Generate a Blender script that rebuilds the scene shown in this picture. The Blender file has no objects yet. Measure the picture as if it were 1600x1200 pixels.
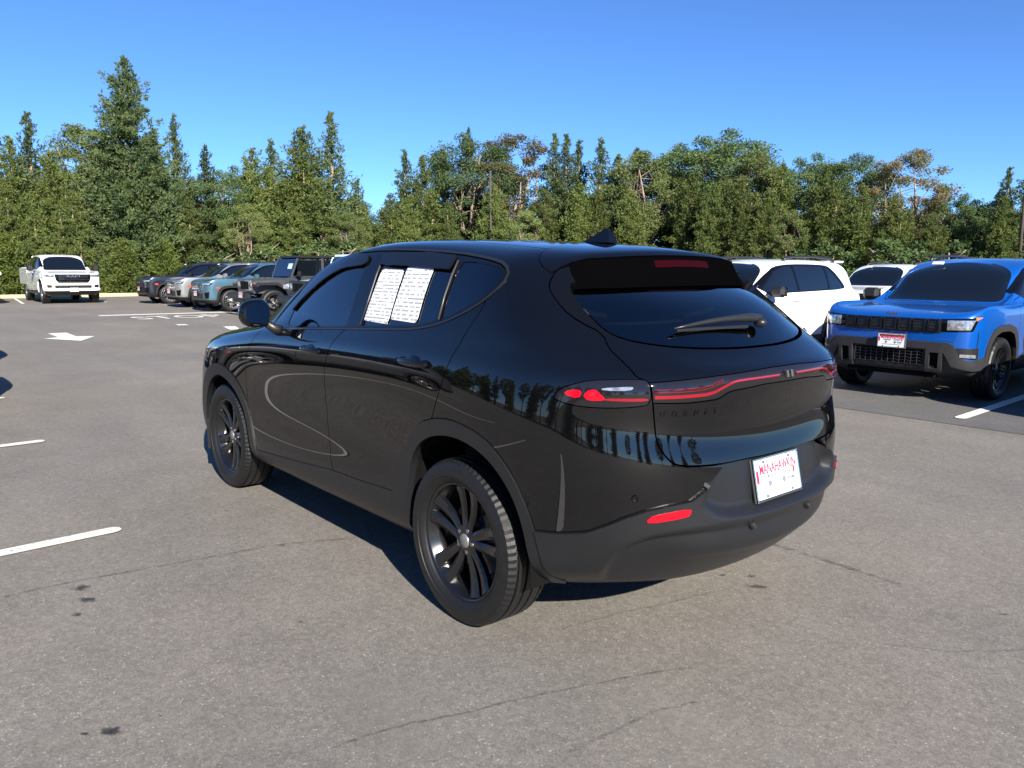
import bpy, math, random
import numpy as np
from mathutils import Vector, Matrix

# ------------------------------------------------------------------ camera, sky, sun, exposure
sc = bpy.context.scene
COL = sc.collection
CAM_POS = np.array([-2.4734, 2.6918, 1.4779])
CAM_F = 1197.2                      # focal length in photo pixels (1600 wide)
def cam_axes(yaw, pitch, roll):
    f = np.array([math.cos(pitch)*math.cos(yaw), math.cos(pitch)*math.sin(yaw), math.sin(pitch)])
    r = np.array([math.sin(yaw), -math.cos(yaw), 0.0]); u = np.cross(r, f)
    c, s = math.cos(roll), math.sin(roll)
    return np.array([c*r+s*u, -s*r+c*u, f])
CAM_M = cam_axes(-0.7006, -0.1492, 0.0057)
cam = bpy.data.cameras.new('camera'); cam_ob = bpy.data.objects.new('camera', cam); COL.objects.link(cam_ob)
mm = np.eye(4); mm[:3, 0] = CAM_M[0]; mm[:3, 1] = CAM_M[1]; mm[:3, 2] = -CAM_M[2]; mm[:3, 3] = CAM_POS
cam_ob.matrix_world = Matrix(mm.tolist())
cam.sensor_width = 36.0; cam.lens = 36.0*CAM_F/1600.0; cam.clip_end = 2000; cam.clip_start = 0.05
sc.camera = cam_ob
def px_ray(x, y):                    # photo pixel -> direction in the world
    return np.array([(x-800)/CAM_F, -(y-600)/CAM_F, 1.0]) @ CAM_M
SUN_TO = Vector((-1.70, 0.53, 1.0)).normalized()
world = bpy.data.worlds.new('World'); sc.world = world; world.use_nodes = True
wn = world.node_tree
sky = wn.nodes.new('ShaderNodeTexSky'); sky.sky_type = 'NISHITA'; sky.sun_disc = False
sky.sun_elevation = math.asin(SUN_TO.z); sky.sun_rotation = math.atan2(SUN_TO.x, SUN_TO.y)
sky.air_density = 0.8; sky.dust_density = 0.0; sky.ozone_density = 10.0; sky.altitude = 1500
wn.links.new(sky.outputs[0], wn.nodes['Background'].inputs[0]); wn.nodes['Background'].inputs[1].default_value = 0.088
sun = bpy.data.lights.new('sun', 'SUN'); sun.energy = 5.0; sun.angle = math.radians(0.53); sun.color = (1.0, 0.93, 0.82)
sun_ob = bpy.data.objects.new('sun', sun); COL.objects.link(sun_ob)
sun_ob.rotation_euler = SUN_TO.to_track_quat('Z', 'Y').to_euler(); sun_ob.location = (-17, 5, 12)
sc.view_settings.view_transform = 'Standard'; sc.view_settings.look = 'None'
sc.view_settings.exposure = 1.25; sc.view_settings.gamma = 1.0; sc.view_settings.use_curve_mapping = False
sc.render.engine = 'CYCLES'
sc.cycles.use_denoising = True
sc.cycles.max_bounces = 8; sc.cycles.transparent_max_bounces = 8
sc.cycles.caustics_reflective = False; sc.cycles.caustics_refractive = False
sc.cycles.sample_clamp_indirect = 6.0

rnd = random.Random(7)
# ------------------------------------------------------------------ materials
def mat(name, col, rough=0.5, metal=0.0, spec=0.5, coat=0.0, coat_rough=0.03, noise=None, bump=None, emit=None):
    m = bpy.data.materials.new(name); m.use_nodes = True
    nt = m.node_tree; b = nt.nodes['Principled BSDF']
    b.inputs['Base Color'].default_value = (*col, 1); b.inputs['Roughness'].default_value = rough
    b.inputs['Metallic'].default_value = metal; b.inputs['Specular IOR Level'].default_value = spec
    b.inputs['Coat Weight'].default_value = coat; b.inputs['Coat Roughness'].default_value = coat_rough
    tc = nt.nodes.new('ShaderNodeTexCoord')
    if noise:                        # (scale, amount, detail): value variation of the base colour
        n = nt.nodes.new('ShaderNodeTexNoise'); n.inputs['Scale'].default_value = noise[0]; n.inputs['Detail'].default_value = noise[2]
        nt.links.new(tc.outputs['Object'], n.inputs['Vector'])
        r = nt.nodes.new('ShaderNodeMapRange'); r.inputs[1].default_value = .25; r.inputs[2].default_value = .75
        r.inputs[3].default_value = 1-noise[1]; r.inputs[4].default_value = 1+noise[1]
        nt.links.new(n.outputs[0], r.inputs[0])
        v = nt.nodes.new('ShaderNodeVectorMath'); v.operation = 'SCALE'; v.inputs[0].default_value = col
        nt.links.new(r.outputs[0], v.inputs['Scale']); nt.links.new(v.outputs[0], b.inputs['Base Color'])
    if bump:                         # (scale, distance)
        n = nt.nodes.new('ShaderNodeTexNoise'); n.inputs['Scale'].default_value = bump[0]; n.inputs['Detail'].default_value = 3
        nt.links.new(tc.outputs['Object'], n.inputs['Vector'])
        bp = nt.nodes.new('ShaderNodeBump'); bp.inputs['Distance'].default_value = bump[1]; bp.inputs['Strength'].default_value = 1
        nt.links.new(n.outputs[0], bp.inputs['Height']); nt.links.new(bp.outputs[0], b.inputs['Normal'])
    if emit:
        b.inputs['Emission Color'].default_value = (*col, 1); b.inputs['Emission Strength'].default_value = emit
    return m
def glass_mat(name, tint, refl=1.0):
    m = bpy.data.materials.new(name); m.use_nodes = True; nt = m.node_tree; nt.nodes.clear()
    out = nt.nodes.new('ShaderNodeOutputMaterial'); mix = nt.nodes.new('ShaderNodeMixShader')
    tr = nt.nodes.new('ShaderNodeBsdfTransparent'); tr.inputs[0].default_value = (*tint, 1)
    gl = nt.nodes.new('ShaderNodeBsdfGlossy'); gl.inputs['Roughness'].default_value = 0.015; gl.inputs[0].default_value = (refl, refl, refl, 1)
    fr = nt.nodes.new('ShaderNodeFresnel'); fr.inputs[0].default_value = 1.95
    nt.links.new(fr.outputs[0], mix.inputs[0]); nt.links.new(tr.outputs[0], mix.inputs[1]); nt.links.new(gl.outputs[0], mix.inputs[2])
    nt.links.new(mix.outputs[0], out.inputs[0]); return m
def paint(name, col, metal=0.0, rough=0.35):
    return mat(name, col, rough=rough, metal=metal, coat=1.0, coat_rough=0.02)
MAT = {}
MAT['black_paint'] = mat('black_paint', (.0022, .0023, .0028), rough=.010, spec=.72)
MAT['clad'] = mat('grained_plastic', (.0095, .0100, .0115), rough=.38, spec=.5, noise=(6, .15, 3), bump=(900, .0003))
MAT['clad_grey'] = mat('grey_plastic', (.026, .026, .028), rough=.5, spec=.4, noise=(6, .15, 3))
MAT['gloss'] = mat('gloss_black', (.003, .003, .0035), rough=.03)
MAT['rubber_trim'] = mat('rubber_trim', (.012, .012, .013), rough=.4)
MAT['inner'] = mat('inner_shell', (.004, .004, .004), rough=.9, spec=.1)
MAT['tint'] = glass_mat('tinted_glass', (.045, .055, .06))
MAT['tint_front'] = glass_mat('side_glass', (.22, .25, .26))
MAT['dark_glass'] = mat('dark_glass', (.004, .006, .009), rough=.02, spec=.95)
MAT['flat_black'] = mat('flat_black', (.0012, .0012, .0015), rough=1.0, spec=0.0)
MAT['visor'] = mat('smoke_visor', (.006, .007, .009), rough=.05, spec=.5)
MAT['tyre'] = mat('tyre_rubber', (.0060, .0060, .0064), rough=.5, noise=(30, .25, 4), bump=(220, .0004))
MAT['rim_black'] = mat('satin_black_wheel', (.0055, .0058, .0070), rough=.2, spec=.65, coat=.3, coat_rough=.06)
MAT['rim_grey'] = mat('grey_alloy', (.32, .32, .33), rough=.3, metal=.85)
MAT['steel'] = mat('brushed_steel', (.35, .34, .33), rough=.35, metal=.9, noise=(40, .2, 3))
MAT['cap'] = mat('cap_silver', (.26, .26, .27), rough=.35, metal=.6)
MAT['red_lens'] = mat('red_lens', (.22, .004, .012), rough=.08, spec=.6, coat=.6)
MAT['red_glow'] = mat('red_lit_lens', (.50, .003, .014), rough=.12, spec=.45)
MAT['dark_red'] = mat('dark_red_lens', (.16, .004, .01), rough=.1)
MAT['lamp_dark'] = mat('smoked_lens', (.010, .009, .011), rough=.03, spec=.6)
MAT['lamp_clear'] = mat('clear_lens', (.42, .43, .45), rough=.08, metal=.6, noise=(28, .6, 3))
MAT['amber'] = mat('amber_lens', (.75, .17, .03), rough=.15)
MAT['orange_red'] = mat('orange_red_marker', (.7, .06, .03), rough=.2)
MAT['white_plate'] = mat('plate_white', (.80, .80, .79), rough=.35)
MAT['plate_red'] = mat('plate_red', (.70, .03, .08), rough=.4)
MAT['plate_grey'] = mat('plate_grey', (.17, .19, .22), rough=.4)
MAT['chrome'] = mat('chrome', (.6, .6, .6), rough=.12, metal=1.0)
MAT['black_plastic'] = mat('black_plastic', (.014, .014, .015), rough=.4)
MAT['seat'] = mat('seat_fabric', (.02, .02, .022), rough=.8)
MAT['white_paint'] = paint('white_paint', (.78, .78, .76))
MAT['blue_paint'] = paint('blue_paint', (.002, .090, .42), metal=.3, rough=.3)
MAT['navy_paint'] = paint('navy_paint', (.006, .009, .020), rough=.3)
MAT['grey_paint'] = paint('silver_grey_paint', (.26, .27, .28), metal=.5)
MAT['teal_paint'] = paint('teal_blue_paint', (.055, .125, .17), metal=.3)
MAT['granite_paint'] = paint('granite_paint', (.075, .075, .08), metal=.5)
MAT['mint_paint'] = paint('pale_mint_paint', (.62, .74, .72))
MAT['cream'] = mat('kerb_paint', (.46, .41, .24), rough=.8, noise=(3, .12, 5))

def paper_mat(name, period, red):
    m = mat(name, (.66, .67, .68), rough=.6); nt = m.node_tree; b = nt.nodes['Principled BSDF']
    tc = nt.nodes['Texture Coordinate']; sp = nt.nodes.new('ShaderNodeSeparateXYZ'); nt.links.new(tc.outputs['Object'], sp.inputs[0])
    def math_(op, a, bb=None):
        n = nt.nodes.new('ShaderNodeMath'); n.operation = op
        for i, s in enumerate((a, bb)):
            if s is None: continue
            if isinstance(s, (int, float)): n.inputs[i].default_value = s
            else: nt.links.new(s, n.inputs[i])
        return n.outputs[0]
    row = math_('FRACT', math_('MULTIPLY', sp.outputs[2], period)); line = math_('LESS_THAN', row, .42)
    cell = math_('FLOOR', math_('MULTIPLY', sp.outputs[2], period))
    cmb = nt.nodes.new('ShaderNodeCombineXYZ'); nt.links.new(math_('MULTIPLY', sp.outputs[0], 40), cmb.inputs[0]); nt.links.new(math_('MULTIPLY', cell, 7.3), cmb.inputs[1])
    nz = nt.nodes.new('ShaderNodeTexNoise'); nz.inputs['Scale'].default_value = 1.0; nz.inputs['Detail'].default_value = 2; nt.links.new(cmb.outputs[0], nz.inputs['Vector'])
    ink = math_('MULTIPLY', line, math_('GREATER_THAN', nz.outputs[0], .47))
    mx = nt.nodes.new('ShaderNodeMix'); mx.data_type = 'RGBA'; nt.links.new(math_('MULTIPLY', ink, .7), mx.inputs['Factor'])
    mx.inputs['A'].default_value = (.66, .67, .68, 1); mx.inputs['B'].default_value = (.42, .16, .17, 1) if red else (.16, .17, .2, 1)
    nt.links.new(mx.outputs['Result'], b.inputs['Base Color']); return m
MAT['paper_a'] = paper_mat('printed_price_sheet', 66, False)
MAT['paper_b'] = paper_mat('printed_text_sheet', 56, False)

# ------------------------------------------------------------------ scene helpers
def tag(o, label=None, cat=None, group=None, kind=None):
    for k, v in (('label', label), ('category', cat), ('group', group), ('kind', kind)):
        if v: o[k] = v
    return o
def empty(name, loc=(0, 0, 0), rz=0.0, parent=None):
    o = bpy.data.objects.new(name, None); COL.objects.link(o); o.location = loc; o.rotation_euler = (0, 0, rz)
    o.empty_display_size = .2
    if parent: o.parent = parent
    return o
def mesh_obj(name, V, F, m, parent=None, smooth=False, normals=None):
    me = bpy.data.meshes.new(name)
    me.from_pydata([tuple(v) for v in np.asarray(V, float).tolist()], [], [tuple(f) for f in F], shade_flat=not smooth)
    if normals is not None: me.normals_split_custom_set_from_vertices([tuple(n) for n in normals.tolist()])
    if m: me.materials.append(m)
    o = bpy.data.objects.new(name, me); COL.objects.link(o)
    if parent: o.parent = parent
    return o
def copy_tree(o, parent=None):
    c = o.copy(); COL.objects.link(c); c.parent = parent
    for ch in list(o.children): copy_tree(ch, c)
    return c

class MB:                            # collects shapes, links them as one mesh
    def __init__(s): s.V = []; s.F = []
    def add(s, V, F):
        k = len(s.V); s.V += [tuple(v) for v in V]; s.F += [tuple(i+k for i in f) for f in F]; return s
    def box(s, c, d, ch=.01, rot=None):              # chamfered box, centre c, size d
        hx, hy, hz = [q/2 for q in d]; ch = min(ch, hx*.9, hy*.9, hz*.9)
        V = []; ids = {}
        for sx in (-1, 1):
            for sy in (-1, 1):
                for sz in (-1, 1):
                    for ax in range(3):
                        p = [sx*(hx-ch), sy*(hy-ch), sz*(hz-ch)]; p[ax] = (sx*hx, sy*hy, sz*hz)[ax]
                        ids[(sx, sy, sz, ax)] = len(V); V.append(p)
        F = []
        for ax in range(3):
            a, b = [q for q in range(3) if q != ax]
            for sg in (-1, 1):
                quad = []
                for u, w in ((-1, -1), (1, -1), (1, 1), (-1, 1)):
                    k = [0, 0, 0]; k[ax] = sg; k[a] = u; k[b] = w; quad.append(ids[(*k, ax)])
                F.append(quad)
            for u in (-1, 1):
                for w in (-1, 1):
                    k0 = [0, 0, 0]; k0[a] = u; k0[b] = w; k1 = list(k0); k0[ax] = -1; k1[ax] = 1
                    F.append([ids[(*k0, a)], ids[(*k1, a)], ids[(*k1, b)], ids[(*k0, b)]])
        for sx in (-1, 1):
            for sy in (-1, 1):
                for sz in (-1, 1): F.append([ids[(sx, sy, sz, i)] for i in range(3)])
        V = np.array(V)
        FF = []
        for f in F:                                   # outward winding
            p = V[f]; n = np.cross(p[1]-p[0], p[2]-p[0]); FF.append(f if n @ p.mean(0) > 0 else f[::-1])
        if rot is not None: V = V @ np.array(rot).T
        return s.add(V+np.array(c), FF)
    def tube(s, pts, rad, n=8, cap=True):
        pts = [np.array(p, float) for p in pts]; k = len(pts)
        rad = rad if hasattr(rad, '__len__') else [rad]*k
        V = []; F = []
        ref = np.array([0, 0, 1.0])
        for i, p in enumerate(pts):
            d = pts[min(i+1, k-1)]-pts[max(i-1, 0)]; d /= np.linalg.norm(d)+1e-9
            r = ref if abs(d[2]) < .9 else np.array([1.0, 0, 0])
            a = np.cross(d, r); a /= np.linalg.norm(a)+1e-9; b = np.cross(d, a)
            for j in range(n):
                t = 2*math.pi*j/n; V.append(p+rad[i]*(math.cos(t)*a+math.sin(t)*b))
        for i in range(k-1):
            for j in range(n):
                F.append((i*n+j, i*n+(j+1) % n, (i+1)*n+(j+1) % n, (i+1)*n+j)[::-1])
        if cap: F.append(tuple(range(n))); F.append(tuple(range((k-1)*n, k*n))[::-1])
        return s.add(V, F)
    def lathe(s, prof, n=48, axis='y', c=(0, 0, 0), close=False):   # prof: (radius, offset along axis)
        V = []; F = []; k = len(prof)
        for j in range(n):
            t = 2*math.pi*j/n; ct, st = math.cos(t), math.sin(t)
            for r, h in prof:
                V.append({'y': (r*ct, h, r*st), 'z': (r*ct, r*st, h), 'x': (h, r*ct, r*st)}[axis])
        for j in range(n):
            q = (j+1) % n
            for i in range(k if close else k-1):
                i2 = (i+1) % k; F.append((j*k+i, j*k+i2, q*k+i2, q*k+i))
        return s.add(np.array(V)+np.array(c), F)
    def prism(s, poly, a, b, axis='y'):               # polygon (two coords) extruded along an axis
        n = len(poly); V = []
        for h in (a, b):
            for p in poly: V.append({'y': (p[0], h, p[1]), 'x': (h, p[0], p[1]), 'z': (p[0], p[1], h)}[axis])
        F = [tuple(range(n)), tuple(range(2*n-1, n-1, -1))]+[(i, i+n, (i+1) % n+n, (i+1) % n) for i in range(n)]
        return s.add(V, F)
    def ball(s, c, r, n=16, m=10):
        V = []; F = []
        for i in range(m+1):
            t = math.pi*i/m
            for j in range(n):
                p = 2*math.pi*j/n; V.append((c[0]+r[0]*math.sin(t)*math.cos(p), c[1]+r[1]*math.sin(t)*math.sin(p), c[2]+r[2]*math.cos(t)))
        for i in range(m):
            for j in range(n): F.append((i*n+j, (i+1)*n+j, (i+1)*n+(j+1) % n, i*n+(j+1) % n))
        return s.add(V, F)
    def build(s, name, m, parent=None, smooth=False): return mesh_obj(name, s.V, s.F, m, parent, smooth)

_font_cache = {}
def text_obj(name, s, size, m, parent, loc, rot, width=None, extrude=.0008):
    cu = bpy.data.curves.new('txt', 'FONT'); cu.body = s; cu.size = size; cu.extrude = extrude; cu.align_x = 'CENTER'; cu.align_y = 'CENTER'; cu.resolution_u = 3; cu.offset = size*.007
    t = bpy.data.objects.new('txt', cu); COL.objects.link(t); bpy.context.view_layer.update()
    me = bpy.data.meshes.new_from_object(t.evaluated_get(bpy.context.evaluated_depsgraph_get()))
    bpy.data.objects.remove(t)
    if width:
        xs = [v.co.x for v in me.vertices]; k = width/(max(xs)-min(xs))
        for v in me.vertices: v.co.x *= k
    me.materials.clear(); me.materials.append(m); me.name = name
    o = bpy.data.objects.new(name, me); COL.objects.link(o); o.parent = parent
    o.matrix_local = Matrix.Translation(loc) @ rot
    return o

# ------------------------------------------------------------------ body surfaces: tensor B-spline nets, cut into panels
def _ghost(P):
    mir = np.array([1, -1, 1.0])
    P = np.concatenate([P[:, 1:2]*mir, P, P[:, -2:-1]*mir], 1)
    return np.concatenate([2*P[:1]-P[1:2], P, P[-2:-1]*mir], 0)
def _bas(n, m):
    t = np.linspace(0, n-1, m+1); i = np.minimum(t.astype(int), n-2); f = t-i
    B = np.zeros((m+1, n+2)); D = B.copy(); a = np.arange(m+1)
    w = [(1-f)**3/6, (3*f**3-6*f**2+4)/6, (-3*f**3+3*f**2+3*f+1)/6, f**3/6]
    d = [-(1-f)**2/2, (3*f*f-4*f)/2, (-3*f*f+2*f+1)/2, f*f/2]
    for k in range(4): B[a, i+k] += w[k]; D[a, i+k] += d[k]
    return t, B, D
def body_surface(net, mu, mv, corr=2, a=.8):
    Q = np.asarray(net, float); P = Q.copy(); nr, nc = P.shape[:2]
    _, Bv, _ = _bas(nr, nr-1); _, Bu, _ = _bas(nc, nc-1)
    for _ in range(corr):
        P = P+a*(Q-np.einsum('ij,jkc,lk->ilc', Bv, _ghost(P), Bu)); P[:, 0, 1] = 0; P[:, -1, 1] = 0; P[-1, :, 1] = 0
    G = _ghost(P); tu, Bu, Du = _bas(nc, mu); tv, Bv, Dv = _bas(nr, mv)
    S = np.einsum('ij,jkc,lk->ilc', Bv, G, Bu); Su = np.einsum('ij,jkc,lk->ilc', Bv, G, Du); Sv = np.einsum('ij,jkc,lk->ilc', Dv, G, Bu)
    N = np.cross(Su, Sv); N /= np.linalg.norm(N, axis=2, keepdims=True)+1e-12
    U, Vv = np.meshgrid(tu, tv)
    A = np.concatenate([S, N, U[..., None], Vv[..., None]], 2).reshape(-1, 8)
    nv, nu = S.shape[:2]; ix = np.arange(nv*nu).reshape(nv, nu)
    a, b, c, d = ix[:-1, :-1].ravel(), ix[:-1, 1:].ravel(), ix[1:, 1:].ravel(), ix[1:, :-1].ravel()
    return A, np.concatenate([np.stack([a, b, c], 1), np.stack([a, c, d], 1)])
def surface_patch(net, u0, u1, v0, v1, nu, nv, corr=2, a=.8):
    """a finer sheet over one part of the same surface"""
    Q = np.asarray(net, float); P = Q.copy(); nr, nc = P.shape[:2]
    _, Bv, _ = _bas(nr, nr-1); _, Bu, _ = _bas(nc, nc-1)
    for _ in range(corr):
        P = P+a*(Q-np.einsum('ij,jkc,lk->ilc', Bv, _ghost(P), Bu)); P[:, 0, 1] = 0; P[:, -1, 1] = 0; P[-1, :, 1] = 0
    G = _ghost(P)
    def basis(t, n):
        i = np.clip(t.astype(int), 0, n-2); f = t-i; B = np.zeros((len(t), n+2)); D = B.copy(); r = np.arange(len(t))
        for k, (w, d) in enumerate((((1-f)**3/6, -(1-f)**2/2), ((3*f**3-6*f**2+4)/6, (3*f*f-4*f)/2), ((-3*f**3+3*f**2+3*f+1)/6, (-3*f*f+2*f+1)/2), (f**3/6, f*f/2))): B[r, i+k] += w; D[r, i+k] += d
        return B, D
    tu = np.linspace(u0, u1, nu+1); tv = np.linspace(v0, v1, nv+1); Bu, Du = basis(tu, nc); Bv, Dv = basis(tv, nr)
    E_ = lambda x, y: np.einsum('ij,jkc,lk->ilc', x, G, y)
    S, Su, Sv = E_(Bv, Bu), E_(Bv, Du), E_(Dv, Bu); N = np.cross(Su, Sv); N /= np.linalg.norm(N, axis=2, keepdims=True)+1e-12
    U, Vv = np.meshgrid(tu, tv); A = np.concatenate([S, N, U[..., None], Vv[..., None]], 2).reshape(-1, 8)
    ix = np.arange(len(A)).reshape(nv+1, nu+1); a_, b, c, d = ix[:-1, :-1].ravel(), ix[:-1, 1:].ravel(), ix[1:, 1:].ravel(), ix[1:, :-1].ravel()
    return A, np.concatenate([np.stack([a_, b, c], 1), np.stack([a_, c, d], 1)])
def compact(A, T):
    if len(T) == 0: return A[:0], T
    used, inv = np.unique(T, return_inverse=True); return A[used], inv.reshape(-1, 3)
def clip(M, d):
    """split a triangle sheet at d = 0: (part with d > 0, part with d < 0)"""
    A, T = M; d = np.where(np.abs(d) < 1e-7, 1e-7, d); s = d > 0; c = s[T].sum(1)
    pos = [T[c == 3]]; neg = [T[c == 0]]; newA = [A]; n0 = len(A)
    for lone_pos in (True, False):
        t = T[c == (1 if lone_pos else 2)]
        if len(t) == 0: continue
        lone = np.argmax(s[t] if lone_pos else ~s[t], 1); r = np.arange(len(t))
        a, b, e = t[r, lone], t[r, (lone+1) % 3], t[r, (lone+2) % 3]
        key = np.concatenate([np.stack([a, b], 1), np.stack([a, e], 1)])
        ks = np.sort(key, 1); uq, inv = np.unique(ks, axis=0, return_inverse=True); inv = inv.ravel()
        w = (d[uq[:, 0]]/(d[uq[:, 0]]-d[uq[:, 1]]))[:, None]
        P = A[uq[:, 0]]*(1-w)+A[uq[:, 1]]*w
        base = n0; newA.append(P); n0 += len(P)
        ab, ae = base+inv[:len(t)], base+inv[len(t):]
        tri = np.stack([a, ab, ae], 1); q1 = np.stack([ab, b, e], 1); q2 = np.stack([ab, e, ae], 1)
        (pos if lone_pos else neg).append(tri); (neg if lone_pos else pos).extend([q1, q2])
    A2 = np.concatenate(newA)
    A2[:, 3:6] /= np.linalg.norm(A2[:, 3:6], axis=1, keepdims=True)+1e-12
    # weld the doubled cut vertices of the two cases
    def fin(L):
        Tn = np.concatenate(L) if L else np.zeros((0, 3), int)
        if len(Tn) == 0: return A2[:0], Tn
        B, Tn = compact(A2, Tn); _, first, inv = np.unique(np.round(B[:, :3], 6), axis=0, return_index=True, return_inverse=True)
        Tn = inv.ravel()[Tn]; ok = (Tn[:, 0] != Tn[:, 1]) & (Tn[:, 1] != Tn[:, 2]) & (Tn[:, 0] != Tn[:, 2])
        return B[first], Tn[ok]
    return fin(pos), fin(neg)
def chaikin(P, n=2, closed=True):
    P = np.asarray(P, float)
    for _ in range(n):
        Q = np.roll(P, -1, 0) if closed else P[1:]; B = P if closed else P[:-1]
        R = np.stack([B*.75+Q*.25, B*.25+Q*.75], 1).reshape(-1, 2)
        P = R if closed else np.concatenate([P[:1], R, P[-1:]])
    return P
def sdf(pts, poly):                  # signed distance to a polygon, negative inside
    P = np.asarray(poly, float); d2 = np.full(len(pts), 1e18); ins = np.zeros(len(pts), bool)
    for i in range(len(P)):
        a, b = P[i], P[(i+1) % len(P)]; e = b-a; w = pts-a
        t = np.clip((w @ e)/(e @ e+1e-12), 0, 1); d2 = np.minimum(d2, ((w-t[:, None]*e)**2).sum(1))
        if a[1] != b[1]:
            cr = ((a[1] > pts[:, 1]) != (b[1] > pts[:, 1])) & (pts[:, 0] < (b[0]-a[0])*(pts[:, 1]-a[1])/(b[1]-a[1])+a[0]); ins ^= cr
    d = np.sqrt(d2); return np.where(ins, -d, d)
def XZ(M): return M[0][:, [0, 2]]
UVS = np.array([.33, .12])
def UV(M): return M[0][:, 6:8]*UVS
def uvp(P): return np.asarray(P, float)*UVS
def cut(M, poly, space=XZ, gap=0.0):
    """(inside piece, outside piece) with an open joint of width gap"""
    d = sdf(space(M), poly)
    inside = clip(M, -(d+gap/2))[0]; outside = clip(M, d-gap/2)[0]
    return inside, outside
def relief(M, off):
    """push a sheet along its normals and take new normals from the result"""
    A = M[0].copy(); T = M[1]; A[:, :3] += np.asarray(off)[:, None]*A[:, 3:6]
    fn = np.cross(A[T[:, 1], :3]-A[T[:, 0], :3], A[T[:, 2], :3]-A[T[:, 0], :3]); nn = np.zeros((len(A), 3))
    for i in range(3): np.add.at(nn, T[:, i], fn)
    nn[np.abs(A[:, 1]) < 1e-4, 1] = 0
    A[:, 3:6] = nn/(np.linalg.norm(nn, axis=1, keepdims=True)+1e-12); return A, T
def panel(name, M, m, parent, off=0.0, skirt=.012, mode='pair', label=None):
    """mode pair: one object per side; sym: one object over both sides; left"""
    A, T = M
    if len(T) == 0: return []
    N = A[:, 3:6]; P = A[:, :3]+np.broadcast_to(np.asarray(off, float), (len(A),))[:, None]*N
    V, Nn, F = [P], [N], [T]
    if skirt:
        E = np.concatenate([T[:, [0, 1]], T[:, [1, 2]], T[:, [2, 0]]]); Es = np.sort(E, 1)
        _, idx, cnt = np.unique(Es, axis=0, return_index=True, return_counts=True); B = E[idx[cnt == 1]]
        B = B[~((np.abs(P[B[:, 0], 1]) < 2e-4) & (np.abs(P[B[:, 1], 1]) < 2e-4))]
        a, b = B[:, 0], B[:, 1]; ed = P[b]-P[a]; o = np.cross(ed, N[a]); o /= np.linalg.norm(o, axis=1, keepdims=True)+1e-12
        k = len(P); n = len(B)
        V.append(np.concatenate([P[a], P[b], P[b]-skirt*N[b], P[a]-skirt*N[a]])); Nn.append(np.concatenate([o]*4))
        r = np.arange(n); i0, i1, i2, i3 = k+r, k+n+r, k+2*n+r, k+3*n+r
        F += [np.stack([i1, i0, i3], 1), np.stack([i1, i3, i2], 1)]
    V = np.concatenate(V); Nn = np.concatenate(Nn); F = np.concatenate(F)
    mir = np.array([1, -1, 1.0]); out = []
    if mode == 'sym':
        n = len(V); V = np.concatenate([V, V*mir]); Nn = np.concatenate([Nn, Nn*mir]); F = np.concatenate([F, F[:, ::-1]+n])
        out.append(mesh_obj(name, V, F.tolist(), m, parent, True, Nn))
    else:
        out.append(mesh_obj(name, V, F.tolist(), m, parent, True, Nn))
        if mode == 'pair': out.append(mesh_obj(name, V*mir, F[:, ::-1].tolist(), m, parent, True, Nn*mir))
    if label:
        for o in out: o['label'] = label
    return out
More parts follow.
